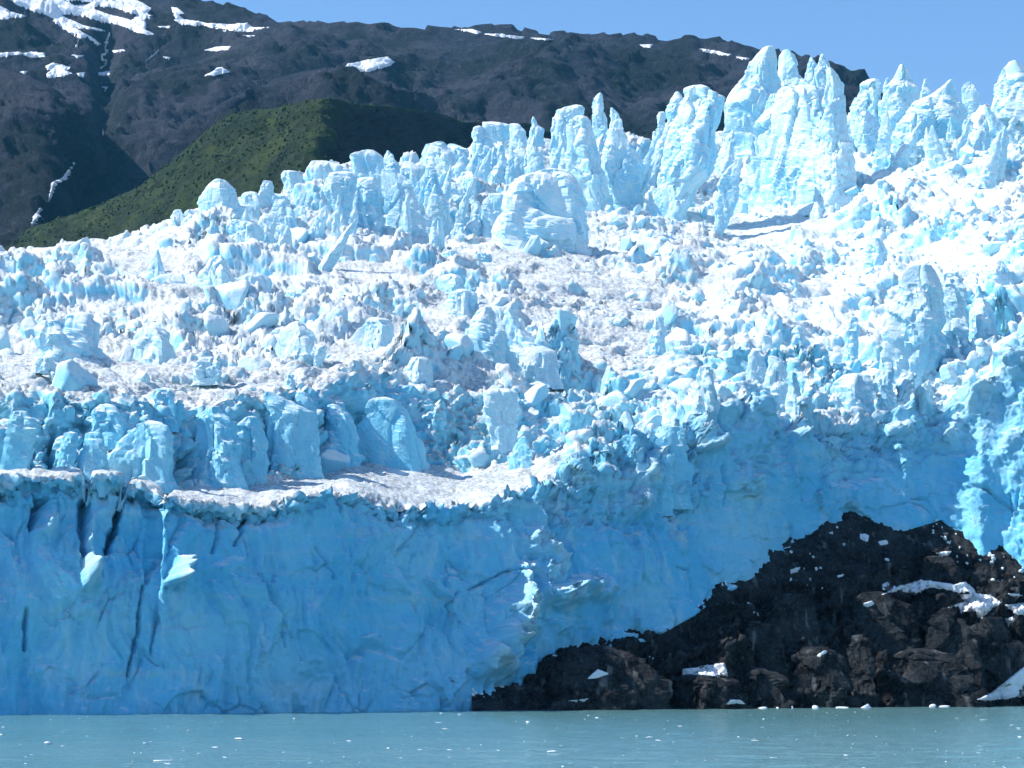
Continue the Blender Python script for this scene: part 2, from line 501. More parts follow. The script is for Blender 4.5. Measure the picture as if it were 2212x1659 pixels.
for pts, w, dep in CRACK:
    x0, x1 = min(p[0] for p in pts) - 60, max(p[0] for p in pts) + 60
    y0, y1 = min(p[1] for p in pts) - 40, max(p[1] for p in pts) + 40
    sel = np.where((xq > x0) & (xq < x1) & (yq > y0) & (yq < y1))[0]
    X = xq[sel] + 5 * pn(q[sel] / 3.0, 60); Y = yq[sel]
    dist = np.full(len(sel), 1e9)
    for a, b in zip(pts[:-1], pts[1:]):
        ax, ay, bx, by = a[0], a[1], b[0], b[1]
        L2 = (bx - ax) ** 2 + (by - ay) ** 2
        u = np.clip(((X - ax) * (bx - ax) + (Y - ay) * (by - ay)) / L2, 0, 1)
        dist = np.minimum(dist, np.hypot(X - ax - u * (bx - ax), Y - ay - u * (by - ay)))
    wloc = w * (0.45 + 0.9 * np.abs(pn(q[sel] / 3.5, 73)) + 0.35 * np.abs(pn(q[sel] / 1.2, 74)))
    disp[sel] -= dep * np.exp(-(dist / wloc) ** 2)

# bulges that stand out of the face and catch the sun: path, half width px, height m
RIB = [([(1230,1060),(1170,1150),(1165,1230),(1130,1290),(1085,1370),(1060,1425)],64,4.6),([(1290,1270),(1200,1290)],34,4.6),([(1330,1010),(1400,1010),(1380,1090)],40,3.0),([(1440,1110),(1470,1180)],18,2.2),
       ([(205,1120),(185,1200),(190,1270)],22,7.0),([(395,1218),(378,1255)],17,5.0),([(120,1120),(100,1150)],18,4.5),([(150,1310),(140,1330)],8,1.5),([(285,1225),(290,1225)],8,1.4),
       ([(2140,720),(2060,780),(1990,860),(1960,875)],30,2.6),([(2212,770),(2150,810),(2080,880),(2040,940)],30,3.2),([(2200,930),(2170,970)],24,2.5),([(1520,900),(1545,960)],22,3.0),([(1450,930),(1430,1040)],26,3.0),([(1920,930),(1960,940)],14,1.8),([(1740,880),(1720,940)],20,2.2)]
sun_white = np.zeros(len(q))  # mask of white painted on the bulges to read as sunlit ice
for pts, w, h in RIB:
    x0, x1 = min(p[0] for p in pts) - 2.5 * w, max(p[0] for p in pts) + 2.5 * w
    y0, y1 = min(p[1] for p in pts) - 2.5 * w, max(p[1] for p in pts) + 2.5 * w
    sel = np.where((xq > x0) & (xq < x1) & (yq > y0) & (yq < y1))[0]
    X = xq[sel] + 14 * pn(q[sel] / 5.0, 61); Y = yq[sel] + 14 * pn(q[sel] / 5.0, 62)
    dist = np.full(len(sel), 1e9)
    for a, b in zip(pts[:-1], pts[1:]):
        ax, ay, bx, by = a[0], a[1], b[0], b[1]
        L2 = (bx - ax) ** 2 + (by - ay) ** 2 + 1e-6
        u = np.clip(((X - ax) * (bx - ax) + (Y - ay) * (by - ay)) / L2, 0, 1)
        dist = np.minimum(dist, np.hypot(X - ax - u * (bx - ax), Y - ay - u * (by - ay)))
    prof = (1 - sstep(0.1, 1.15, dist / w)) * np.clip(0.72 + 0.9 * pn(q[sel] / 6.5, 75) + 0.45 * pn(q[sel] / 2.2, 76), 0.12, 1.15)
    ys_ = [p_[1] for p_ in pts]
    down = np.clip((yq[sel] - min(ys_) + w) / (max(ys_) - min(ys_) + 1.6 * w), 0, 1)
    sun_white[sel] = np.maximum(sun_white[sel], np.clip(prof * 1.3 - 0.2, 0, 1))
    disp[sel] += 1.45 * h * prof * (0.35 + 0.65 * down) + prof * (1.1 * g3[sel] + 0.6 * g4[sel] + 0.9 * g2[sel])
# the towers left of the main cliff stand back from it
rec = (1 - sstep(328, 352, xq + 4 * pn(q / 2.5, 63))) * (1 - sstep(1120, 1330, yq)) * wface
disp -= 3.4 * rec

upv = np.array([0, 0, 1.0])
dg = disp.reshape(t_g.shape)
for _ in range(3):
    e = np.pad(dg, 1, mode='edge')
    dg = np.where((wface.reshape(t_g.shape) > .5), dg, (e[:-2, 1:-1] + e[2:, 1:-1] + e[1:-1, :-2] + e[1:-1, 2:] + 2 * dg) / 6)
disp = dg.ravel()
mixup = (whum * 0.40)[:, None]
dirv = nrm.reshape(-1, 3) * (1 - mixup) + upv * mixup
dirv /= np.linalg.norm(dirv, axis=1)[:, None]
gv = q + dirv * disp[:, None]
# spread the rows evenly over the broken surface, band by band, then add the fine fractures in 3-D
gv = gv.reshape(len(tt), NCG, 3)
rowpos = np.zeros((len(tt), NCG))
r0_ = 0
for n_ in ROWS:
    seg = np.linalg.norm(np.diff(gv[r0_:r0_ + n_ + 1], axis=0) * [0.3, 0.35, 1.0], axis=-1) + 0.05
    cum = np.concatenate([np.zeros((1, NCG)), np.cumsum(seg, 0)], 0)
    cum /= cum[-1:]
    for _ in range(10):
        cum[:, 1:-1] = (cum[:, :-2] + cum[:, 1:-1] + cum[:, 2:]) / 3
    uu = np.linspace(0, 1, n_ + 1)
    for j in range(NCG):
        rowpos[r0_:r0_ + n_ + 1, j] = r0_ + n_ * np.interp(uu, cum[:, j], uu)
    r0_ += n_
ri = np.clip(np.floor(rowpos).astype(int), 0, len(tt) - 2)
rf = rowpos - ri
cj = np.arange(NCG)[None, :]
def regrid(a):
    a = np.asarray(a).reshape((len(tt), NCG) + np.shape(a)[1:] if np.ndim(a) > 1 and np.shape(a)[0] != len(tt) else (len(tt), NCG) + (np.shape(a)[2:] if np.ndim(a) > 2 else ()))
    w = rf[..., None] if a.ndim == 3 else rf
    return a[ri, cj] * (1 - w) + a[ri + 1, cj] * w
gv = regrid(gv)
whum, wface, wwall, wbench, am, quiet, amp, tq, yq, dq, sun_white = [regrid(x).ravel() for x in (whum, wface, wwall, wbench, am, quiet, amp, tq, yq, d_g.ravel(), sun_white)]
n2 = grid_normals(gv)
if n2[60, 400, 1] > 0: n2 = -n2
for _ in range(2):
    n2[1:-1] = (n2[:-2] + n2[1:-1] * 2 + n2[2:]) / 4
    n2[:, 1:-1] = (n2[:, :-2] + n2[:, 1:-1] * 2 + n2[:, 2:]) / 4
n2 /= np.linalg.norm(n2, axis=-1)[..., None] + 1e-9
q = gv.reshape(-1, 3).astype(np.float32)
g3, k3 = facet(q / 2.3, 13, 1.4)
g4, k4 = facet(q / 1.0, 14, 1.3)
fine = whum * quiet * (0.35 + 0.65 * amp) * (0.85 * g3 + 0.26 * g4 + 0.08 * pn(q / 0.8, 17) - 0.25 * np.exp(-(k3 / 0.07) ** 2))
fine += wface * (0.16 * g3 + 0.12 * g4 + 0.08 * pn(q / 0.8, 17)) * (0.4 + 0.6 * np.clip(0.5 + pn(q / 8, 69), 0, 1.2))
fine += np.exp(-((tq - 1.0) / 0.07) ** 2) * (1 - rightface) * (0.8 * g3 + 0.4 * g4)
fine += wwall * (0.55 * g3 + 0.25 * g4 + 0.12 * pn(q / 0.7, 17))
fine += np.maximum(am, wbench) * (0.10 * g4 + 0.10 * pn(q / 1.3, 19) + 0.10 * g3)
gv = (q + n2.reshape(-1, 3) * fine[:, None])
# keep the ice just clear of the waterline overhang
gv = gv.reshape(len(tt), NCG, 3)
foot = gv[:1].copy(); fw = sstep(1040, 1120, pxs)[None]; foot[..., 2] -= 6 - 5 * fw; foot[..., 1] += 2.5 + 6 * fw
b1 = gv[-1:].copy(); b1[..., 1] += 70; b1[..., 2] -= 8
b2 = gv[-1:].copy(); b2[..., 1] += 260; b2[..., 2] -= 90
gall = np.concatenate([foot, gv, b1, b2], 0)
dirt = np.clip(0.5 * whum + 1.2 * am + 1.35 * wbench + 0.3 * wwall, 0, 1).reshape(len(tt), NCG)
dirt *= 1 - 0.6 * sstep(1300, 1900, px_g)
sun_white = np.clip(sun_white + 0.35 * rightface * whum * (1 - sstep(1.0, 1.3, tq)), 0, 1).reshape(len(tt), NCG)  # painted sunlight also whitens the brow of the right face
sun_white_all = np.concatenate([sun_white[:1], sun_white, sun_white[-1:], sun_white[-1:]], 0)
dirt_all = np.concatenate([dirt[:1], dirt, dirt[-1:], dirt[-1:]], 0)

glacier = thing("glacier", "huge blue and white tidewater glacier ending in an ice cliff at the lake", "glacier", (0, 320, 0))
nr_all = gall.shape[0]
gq = grid_quads(nr_all, NCG)[:, ::-1]
# split in two parts: the cliff over the lake and the tumbled slope above it
cut = 1 + ROWS[0]
def sub(r0, r1, name, label, mat):
    v = gall[r0:r1]
    o = obj(name, mesh_from(name, v.reshape(-1, 3), grid_quads(r1 - r0, NCG)[:, ::-1], smooth=name in ("ice_cliff", "ice_shelf"), attrs={"dirt": dirt_all[r0:r1].ravel(), "sun_white": sun_white_all[r0:r1].ravel()}), mat, glacier)
    o['label'] = label
    return o
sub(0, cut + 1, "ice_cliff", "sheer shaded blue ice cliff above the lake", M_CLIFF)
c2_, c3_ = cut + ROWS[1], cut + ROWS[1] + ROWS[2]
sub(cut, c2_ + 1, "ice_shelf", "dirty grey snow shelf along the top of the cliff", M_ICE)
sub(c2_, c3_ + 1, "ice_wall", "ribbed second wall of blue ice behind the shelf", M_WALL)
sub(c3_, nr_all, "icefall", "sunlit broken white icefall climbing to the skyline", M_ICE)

# ------------------------------------------------------------------ seracs
def column_mesh(name, rows, d, ratio, seed, amp=0.16, lean=0.0, res=0.42, expo=2.6, sink=45, fac_z=2.2):
    rows = sorted(rows)
    r = np.array(rows, float)
    w0 = (r[-1, 2] - r[-1, 1])
    r = np.vstack([r, [r[-1, 0] + sink, r[-1, 1] - 0.10 * w0, r[-1, 2] + 0.10 * w0]])
    s = d * KX
    H = (r[-1, 0] - r[0, 0]) * s
    hwmax = (r[:, 2] - r[:, 1]).max() * s / 2
    nz = int(np.clip(H / res, 12, 80))
    nt = int(np.clip(2 * math.pi * hwmax * (0.5 + 0.5 * ratio) / res, 16, 84))
    u = np.linspace(0, 1, nz) ** 1.15
    py = r[0, 0] + u * (r[-1, 0] - r[0, 0])
    xl = np.interp(py, r[:, 0], r[:, 1]); xr = np.interp(py, r[:, 0], r[:, 2])
    cx = (xl + xr) / 2; hw = np.maximum((xr - xl) / 2 * s, 0.12)
    hw = smooth1(hw, 3) if nz > 20 else hw
    hd = np.maximum(hw * ratio, 0.35 * hwmax * ratio)
    z = CAM_H + d * KX * (HOR - py)
    # rounded top
    top = np.clip((py - r[0, 0]) * s / max(0.25, 0.35 * hw[0]), 0, 1)
    capf = np.sqrt(np.clip(1 - (1 - top) ** 2, 0, 1)); capf[0] = 0.02
    hw = hw * capf
    hd = np.minimum(hd, 0.3 + hwmax * 1.2) * np.maximum(capf, 0.02) * np.clip(0.25 + 1.2 * np.sqrt(top * 0.2 + u), 0, 1)
    th = np.linspace(0, 2 * math.pi, nt, endpoint=False)
    ct, st = np.cos(th), np.sin(th)
    rr = np.random.RandomState(seed + 1000)
    ns = rr.randint(4, 7)
    phi = (np.arange(ns) + rr.uniform(-.3, .3, ns)) * 2 * math.pi / ns + rr.uniform(0, 6.28)
    lim = rr.uniform(0.62, 1.0, ns)
    zz = (z - z[-1])[:, None]
    twist = 0.5 * pn(np.stack([zz.ravel() / (2.2 * hwmax + 1), zz.ravel() * 0 + seed, zz.ravel() * 0], -1), 3)[:, None] * 0.6
    tv = th[None, :] + twist
    acc_ = np.zeros((nz, nt))
    for fk in range(ns):
        grow = 1 + 0.28 * pn(np.stack([zz.ravel() / (1.6 * hwmax + 1), zz.ravel() * 0 + seed * 3.1, zz.ravel() * 0 + fk * 5.7], -1), 4)[:, None]
        cc = np.cos(tv - phi[fk])
        acc_ = acc_ + (np.maximum(cc, 0) / (lim[fk] * grow)) ** 11
    rad_ = np.minimum(1.5, (acc_ + 1e-6) ** (-1 / 11.0))
    cxs = rad_ * ct[None]; sts = rad_ * st[None]
    lo, hi = cxs.min(1, keepdims=True), cxs.max(1, keepdims=True)
    cxs = (cxs - (lo + hi) / 2) / ((hi - lo) / 2)
    X = d * KX * (cx[:, None] - 1106) + hw[:, None] * cxs
    Yv = d + lean * (z - z[-1])[:, None] + hd[:, None] * sts
    Z = np.broadcast_to(z[:, None], X.shape)
    p = np.stack([X, Yv, Z], -1)
    cen = np.stack([d * KX * (cx - 1106), d + lean * (z - z[-1]), z], -1)[:, None, :]
    rad = p - cen
    L = np.linalg.norm(rad, axis=-1, keepdims=True) + 1e-6
    rad = rad / L
    rad[..., 2] += 0.15
    pf = p.reshape(-1, 3).astype(np.float32) + seed * 5.3
    hm = max(np.median(hw), 0.5)
    wv = pf + 0.5 * hm * np.stack([pn(pf / (1.5 * hm), 70), pn(pf / (1.5 * hm), 71), pn(pf / (1.5 * hm), 72)], -1)
    a1, e1 = facet(wv / (np.array([1, 1, fac_z]) * 1.1 * hm), seed * .37, 1.3)
    a2, e2 = facet(wv / (np.array([1, 1, fac_z * 1.1]) * 0.5 * hm), seed * .53 + 3, 1.3)
    fl = pn(wv / (np.array([.45, .45, 2.2]) * hm), seed * .7)
    rgh = np.clip(0.6 + 1.2 * pn(pf / (1.2 * hm), 9), 0.1, 1.4)
    dsp = amp * hm * (1.0 * a1 + 0.45 * a2 + 0.45 * fl - 0.4 * np.exp(-(e1 / 0.06) ** 2)) + rgh * 0.45 * facet(pf / [2.3, 2.3, 3.4], 7, 1.3)[0] + rgh * 0.18 * facet(pf / 1.0, 8, 1.2)[0] + 0.14 * pn(pf / [1.6, 1.6, 4], 5) + 0.10 * pn(pf / 0.5, 6)
    dsp *= np.clip(L.ravel() / (0.6 * hm), 0.25, 1)
    p = p + rad * dsp.reshape(X.shape)[..., None]
    tip = p[0].mean(0, keepdims=True)
    basep = np.array([d * KX * (cx[-1] - 1106), d, z[-1]])
    v = np.concatenate([p.reshape(-1, 3), tip], 0) - basep
    qd = grid_quads(nz, nt, wrap=True)
    k = len(v) - 1
    capq = np.stack([np.full(nt, k), np.roll(np.arange(nt), -1), np.arange(nt), np.arange(nt)], -1)
    me = bpy.data.meshes.new(name)
    faces = [tuple(f) for f in qd.tolist()] + [tuple(f[:3]) for f in capq.tolist()]
    me.from_pydata(v.tolist(), [], faces)
    me.update()
    return me, basep

def R(s):
    """'y:xl-xr y:xl-xr' -> rows"""
    out = []
    for tok in s.split():
        y, w = tok.split(':'); a, b = w.split('-')
        out.append((float(y), float(a), float(b)))
    return out

SERACS = [  # outline rows, thickness ratio
 # the great towers on the right
 ("95:1654-1674 113:1634-1679 140:1617-1682 167:1606-1687 200:1584-1691 233:1567-1690 267:1570-1690 330:1580-1700", .7),
 ("100:1697-1704 110:1692-1716 133:1691-1722 157:1687-1731 200:1675-1780 300:1660-1800", .6),
 ("118:1751-1756 133:1747-1768 150:1742-1771 180:1735-1780 260:1720-1790", .7),
 ("112:1776-1781 127:1771-1789 150:1761-1794 183:1765-1798 230:1766-1800 300:1760-1805", .8),
 ("135:1792-1803 150:1791-1814 173:1791-1823 200:1788-1826 267:1774-1834 333:1768-1844 400:1761-1851 440:1755-1856", .8),
 ("172:1690-1790 200:1678-1800 250:1660-1815 350:1640-1835 440:1640-1846", .55),
 ("198:1667-1681 213:1659-1707 233:1654-1727 267:1637-1754 300:1631-1757 340:1626-1735 430:1622-1716", .6),
 ("207:1726-1737 227:1721-1749 253:1727-1751 290:1725-1755 350:1722-1762 440:1726-1790", .8),
 ("243:1697-1707 267:1691-1717 300:1684-1721 360:1680-1720 440:1676-1722", .8),
 ("179:1497-1520 188:1480-1537 208:1481-1563 233:1467-1565 258:1454-1562 283:1449-1557 308:1444-1555 333:1437-1552 358:1429-1548 383:1417-1532 408:1412-1500 433:1404-1488 475:1404-1482", .6),
 ("190:1463-1467 208:1449-1477 233:1439-1470 258:1442-1467 308:1422-1450 358:1404-1427 385:1402-1420", .9),
 ("236:1424-1437 246:1421-1441 258:1420-1437 300:1420-1440 340:1412-1440", .9),
 ("273:1319-1342 296:1314-1359 321:1304-1377 358:1299-1397 383:1302-1397 408:1309-1389 433:1319-1384 460:1330-1380", .5),
 ("240:1241-1266 253:1229-1279 283:1229-1284 308:1226-1291 333:1221-1296 358:1220-1301 383:1226-1309 408:1240-1314 433:1250-1321 470:1255-1340", .7),
 ("220:1234-1256 233:1204-1266 258:1194-1250 283:1192-1240 308:1191-1230 360:1185-1230", .6),
 ("198:1294-1299 210:1283-1304 233:1278-1307 258:1279-1312 340:1275-1320", .7),
 ("228:1318-1324 240:1317-1334 258:1319-1344 310:1310-1352", .7),
 ("248:1151-1154 263:1147-1161 276:1147-1176 320:1140-1180", .7),
 ("336:1601-1606 358:1575-1605 383:1557-1600 408:1552-1597 433:1547-1590 459:1542-1585 484:1542-1577 510:1540-1560", .45),
 ("359:1189-1226 383:1112-1246 420:1092-1255 460:1080-1264 500:1070-1272 535:1068-1276", .55),
 ("233:1869-1879 253:1858-1888 283:1854-1891 317:1854-1891 345:1850-1893", .7),
 ("167:1881-1898 180:1858-1904 217:1844-1908 240:1834-1908 320:1838-1908", .7),
 ("133:1948-1956 150:1941-1966 167:1934-1968 187:1911-1994 233:1904-1994 300:1898-2005", .6),
 ("163:1916-1923 187:1911-1928 250:1906-1935", .8),
 ("170:2054-2059 187:2034-2064 207:2008-2066 216:1981-2070 240:1958-2091 267:1940-2101 300:1930-2074 330:1930-2030", .5),
 ("172:2094-2101 187:2079-2114 213:2076-2121 260:2068-2130", .7),
 ("125:2188-2201 150:2171-2230 183:2154-2260 227:2141-2280 310:2128-2290", .6),
 ("168:1998-2004 193:1991-2008 240:1982-2016", .8),
 ("337:1704-1711 367:1687-1721 417:1661-1731", .7),
 ("354:1761-1784 383:1753-1794 420:1751-1803", .7),
 ("337:1801-1804 367:1798-1809 400:1797-1820 440:1788-1832", .8),
 ("433:1761-1768 450:1753-1778 480:1751-1783", .7),
 ("330:1644-1651 350:1621-1674 400:1601-1691 430:1590-1700", .5),
 # left skyline
 ("384:467-477 392:447-494 410:427-507 430:417-514 450:418-529 485:420-540", .6),
 ("450:377-392 465:373-397 490:370-416", .8),
 ("445:464-472 460:437-477 485:419-479 510:420-479", .6),
 ("412:527-555 423:519-558 438:517-560 465:515-562", .7),
 ("364:610-640 375:606-647 395:611-652 415:615-660 445:612-665", .7),
 ("387:572-587 410:557-592 455:550-597", .7),
 ("345:680-710 360:662-745 375:655-750 420:660-745", .5),
 ("342:712-718 360:705-728 395:700-736", .7),
 ("365:717-760 380:700-768 410:697-768 435:708-766 460:722-766 490:720-768", .6),
 ("321:785-800 335:753-825 360:762-826 400:766-832", .5),
 ("321:833-840 340:827-850 360:828-858 400:826-862", .7),
 ("359:828-843 375:822-875 410:828-893 435:825-905 465:828-920 492:830-930", .55),
 ("380:773-810 397:765-813 435:760-818 480:753-827", .6),
 ("417:590-612 440:585-630 470:577-637 505:578-642", .7),
 ("470:497-514 485:496-570 510:494-567 540:500-564", .6),
 ("485:572-575 505:565-587 535:560-578", .8),
 ("548:459-480 568:444-495 590:427-505 625:425-512", .6),
 ("585:540-555 598:515-587 635:510-594", .6),
 ("614:625-650 635:615-663 675:622-670", .8),
 ("691:627-650 710:605-663 740:590-672 778:573-681", .45),
 ("267:1024-1047 283:1019-1054 317:1022-1071 365:1024-1090", .6),
 ("262:1050-1070 273:1047-1114 310:1050-1118", .6),
 ("263:1099-1117 283:1104-1137 330:1098-1142", .7),
 ("320:1121-1137 333:1107-1147 370:1094-1150", .6),
 ("333:1082-1089 353:1070-1100 383:1047-1107 415:1048-1106", .7),
 ("367:997-1020 383:992-1027 400:994-1024 440:990-1030", .8),
 ("413:1064-1087 433:1044-1090 467:1040-1087 500:1038-1092", .7),
 ("433:1024-1037 447:1019-1040 475:1016-1042", .8),
 ("460:1014-1034 495:1002-1038", .8),
 ("480:984-1000 512:966-1002", .7),
 ("467:940-954 494:930-957 520:928-960", .7),
 ("302:947-954 310:914-964 333:904-990 380:900-995", .5),
 ("307:967-977 320:960-1007 360:955-1012", .6),
 ("357:920-937 400:914-954 440:915-967 485:925-975", .7),
 ("345:870-890 365:862-910 400:860-920", .6),
 ("390:965-990 410:950-1000 450:945-1002", .6),
 # right-hand slope
 ("566:1981-2008 586:1958-2021 620:1944-2034 686:1921-2041 753:1905-2048 820:1895-2040", .6),
 ("580:2040-2070 620:2030-2090 700:2035-2094 770:2036-2090", .7),
 ("680:1838-1854 703:1828-1856 740:1828-1854 795:1821-1853", .8),
 ("780:1906-1928 807:1894-1931 840:1884-1931 880:1882-1934", .7),
 ("803:1834-1874 837:1802-1891 880:1796-1895", .6),
 ("703:1717-1731 737:1707-1751 785:1702-1756", .7),
 ("723:1651-1667 760:1646-1672", .8),
 ("753:1627-1641 780:1617-1654 810:1612-1658", .7),
 ("787:1511-1537 807:1507-1537 850:1500-1546", .8),
 ("767:1660-1681 787:1658-1701 835:1650-1706", .6),
 ("800:1704-1721 853:1701-1734 890:1698-1738", .7),
 ("640:2110-2130 670:2100-2150 720:2095-2160", .7),
 ("560:2150-2170 590:2135-2190 640:2130-2200", .7),
 ("510:1885-1900 540:1870-1915 575:1865-1920", .7),
 # second wall on the left
 ("873:450-467 897:420-484 920:417-510 987:418-520 1045:400-534", .6),
 ("897:534-550 913:517-560 953:510-577 1035:508-575", .7),
 ("840:570-580 853:560-600 887:574-680 970:572-687 1035:560-690", .45),
 ("843:644-654 863:634-677 915:628-684", .7),
 ("907:294-354 927:267-367 987:230-377 1025:226-372", .5),
 ("930:177-214 970:167-227 1012:160-230", .6),
 ("930:133-167 965:126-165 1012:118-163", .7),
 ("885:30-60 920:15-80 1010:5-60", .6),
 ("870:215-240 890:195-262 930:190-270", .6),
 ("835:345-362 850:335-375 890:328-380", .6),
 ("857:804-854 887:794-877 953:745-910 1000:750-920", .5),
 ("870:705-730 900:690-760 985:685-780", .6),
 # centre
 ("663:1091-1104 686:1084-1121 727:1084-1154 770:1080-1180", .5),
 ("660:1040-1060 690:1012-1080 740:1005-1100 800:1010-1120", .6),
 ("735:1120-1150 760:1100-1200 800:1060-1206", .5),
 ("767:887-927 797:874-934 830:866-938", .7),
 ("837:1047-1114 887:1051-1121 960:1058-1112", .6),
 ("940:1127-1136 970:1107-1147 1015:1097-1151", .7),
 ("680:1418-1434 713:1408-1441 765:1391-1440", .7),
 ("730:1448-1485 760:1441-1490 810:1436-1494", .7),
 ("917:1451-1471 953:1420-1488 1055:1411-1491", .35),
 ("977:1434-1454 1020:1411-1454 1070:1405-1456", .5),
 ("623:967-1024 647:957-1030 675:955-1034", .6),
 ("683:780-830 703:770-847 745:745-850", .5),
 ("640:655-690 665:640-700 700:635-705", .6),
 ("690:95-120 720:75-180 770:70-215", .5),
 ("670:150-190 700:140-215 760:135-220", .6),
 ("700:300-340 730:285-370 765:280-380", .5),
 ("590:960-990 605:945-1000 640:940-1010", .6),
]
_sx = [300,380,470,560,640,720,830,950,1040,1120,1250,1340,1440,1520,1650,1800,1900,2050,2130,2240]
_sy = [505,465,418,438,395,372,355,335,298,292,262,285,262,225,185,205,215,235,250,185]
_br = np.random.RandomState(77)
BLADES = []
for bx_ in np.arange(330, 2235, 17.0):
    bx_ += _br.uniform(-7, 7)
    ty = np.interp(bx_, _sx, _sy) + _br.gamma(1.6, 17) + 4
    hb = _br.uniform(50, 120) * (0.6 if bx_ < 700 else 1.0)
    wb = _br.uniform(9, 22) * (0.8 if bx_ < 1000 else 1.0)
    ln_ = _br.normal(-0.12, 0.22) * hb
    pk = _br.uniform(0.05, 0.5)
    rows_ = [(ty, bx_ - ln_ - wb * pk * .5, bx_ - ln_ + wb * pk * .5), (ty + .25 * hb, bx_ - .75 * ln_ - wb * .6, bx_ - .75 * ln_ + wb * .55),
             (ty + .6 * hb, bx_ - .4 * ln_ - wb * .9, bx_ - .4 * ln_ + wb * .9), (ty + hb, bx_ - wb * 1.2, bx_ + wb * 1.2)]
    BLADES.append((rows_, _br.uniform(.35, .8)))
for i, (s, ratio) in enumerate(SERACS + BLADES):
    rows = R(s) if isinstance(s, str) else s
    yb, a, b = rows[-1]
    d = surf_depth((a + b) / 2, yb)
    hwm = max(r[2] - r[1] for r in rows) / 2 * d * KX
    d -= 0.25 * hwm * ratio
    me, bp = column_mesh("serac", rows, d, ratio, i + 1, lean=0.12 if i % 3 else 0.05, res=0.42 if i < len(SERACS) else 0.6)
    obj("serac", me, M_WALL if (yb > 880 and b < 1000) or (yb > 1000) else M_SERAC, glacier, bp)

# ------------------------------------------------------------------ loose blocks lying on the snow
LOOSE = [
 ("770:440-468 785:418-477 812:411-481 826:418-474", "big rounded pale ice boulder casting a shadow on the grey snow shelf"),
 ("746:680-704 765:672-704 785:678-698", "small round ice boulder perched beside the grey triangular serac"),
 ("806:620-634 825:614-640 838:615-640", "thin upright ice slab standing alone on the grey snow shelf"),
 ("564:1012-1034 578:1006-1036 588:1008-1034", "blue ice block lying on the upper snow mound near its left end"),
 ("545:1030-1060 556:1024-1064 566:1026-1062", "pale ice block at the top of the snow mound under the towers"),
 ("678:1334-1346 697:1309-1360 712:1315-1356", "flat-sided kite-shaped ice block on the bright central slope"),
 ("770:84-110 785:74-120 800:76-118", "blue ice lump at the left end of the grey snow shelf"),
 ("838:352-368 852:340-376 866:342-374", "white ice boulder on the front edge of the grey snow shelf"),
 ("455:1810-1824 466:1800-1852 478:1806-1858", "rounded white ice block at the right end of the long snow ledge"),
 ("540:965-985 548:955-992 558:958-990", "pale ice block left of the upper snow mound"),
]
for i, (s, lab) in enumerate(LOOSE):
    rows = R(s)
    yb, a, b = rows[-1]
    d = surf_depth((a + b) / 2, yb) - 1.0
    me, bp = column_mesh("ice_boulder", rows, d, 0.85, 300 + i, amp=0.2, res=0.2, sink=8, fac_z=1.0, expo=2.2)
    o = obj("ice_boulder", me, M_SERAC, None, bp)
    tag(o, lab, "ice block", "loose ice blocks on the snow")

# ------------------------------------------------------------------ tumbled ice blocks
def ico(sub):
    t = (1 + 5 ** 0.5) / 2
    v = [(-1,t,0),(1,t,0),(-1,-t,0),(1,-t,0),(0,-1,t),(0,1,t),(0,-1,-t),(0,1,-t),(t,0,-1),(t,0,1),(-t,0,-1),(-t,0,1)]
    f = [(0,11,5),(0,5,1),(0,1,7),(0,7,10),(0,10,11),(1,5,9),(5,11,4),(11,10,2),(10,7,6),(7,1,8),(3,9,4),(3,4,2),(3,2,6),(3,6,8),(3,8,9),(4,9,5),(2,4,11),(6,2,10),(8,6,7),(9,8,1)]
    v = [np.array(x) / np.linalg.norm(x) for x in v]
    for _ in range(sub):
        mid = {}; nf = []
        def m(a, b):
            k = (min(a, b), max(a, b))
            if k not in mid:
                x = v[a] + v[b]; v.append(x / np.linalg.norm(x)); mid[k] = len(v) - 1
            return mid[k]
        for a, b, c in f:
            x, y, z = m(a, b), m(b, c), m(c, a)
            nf += [(a, x, z), (b, y, x), (c, z, y), (x, y, z)]
        f = nf
    return np.array(v), np.array(f)

def block_shape(vs, seed, cuts=13):
    r = np.random.RandomState(seed)
    rad = np.full(len(vs), 1.35)
    for _ in range(cuts):                   # slice with random planes: a broken block
        n = r.normal(size=3); n /= np.linalg.norm(n)
        dd = vs @ n
        lim = r.uniform(0.45, 0.85)
        with np.errstate(divide='ignore', invalid='ignore'):
            k = np.where(dd > 0.05, lim / np.maximum(dd, 0.05), 9)
        rad = np.minimum(rad, k)
    v = vs * rad[:, None]
    return v * np.array([r.uniform(.7, 1.2), r.uniform(.7, 1.2), r.uniform(.7, 1.25)])

bv, bf = ico(3)
block_meshes = []
for k in range(10):
    v = block_shape(bv, 500 + k)
    v = v + (v / np.linalg.norm(v, axis=1)[:, None]) * (0.06 * pn(v * 2.5 + k * 9, 80) + .03 * pn(v * 7 + k, 81))[:, None]
    me = mesh_from("ice_block", v, tris=bf, smooth=False)
    me.materials.append(M_SERAC)
    block_meshes.append(me)
rnd = np.random.RandomState(42)
gn = grid_normals(gv); 
wt = (whum * (1 - 0.8 * am) + 0.08 * am * (1 - wbench) + 0.35 * wwall * sstep(2.6, 3.0, tq))
wt = wt * (1 - wbench) * np.where((tq > 1.0) & (tq < 6.95), 1, 0) * (0.25 + np.clip(pn(q / 18.0, 90) + 0.35, 0, 1.3))
inview = (xq > -60) & (xq < 2270)
wt = np.where(inview, wt, 0)
area = (dq / 500.0) ** 2
pr = wt * area; pr /= pr.sum()
big = rnd.choice(len(q), 190, replace=False, p=pr)
gvf = gv.reshape(-1, 3)
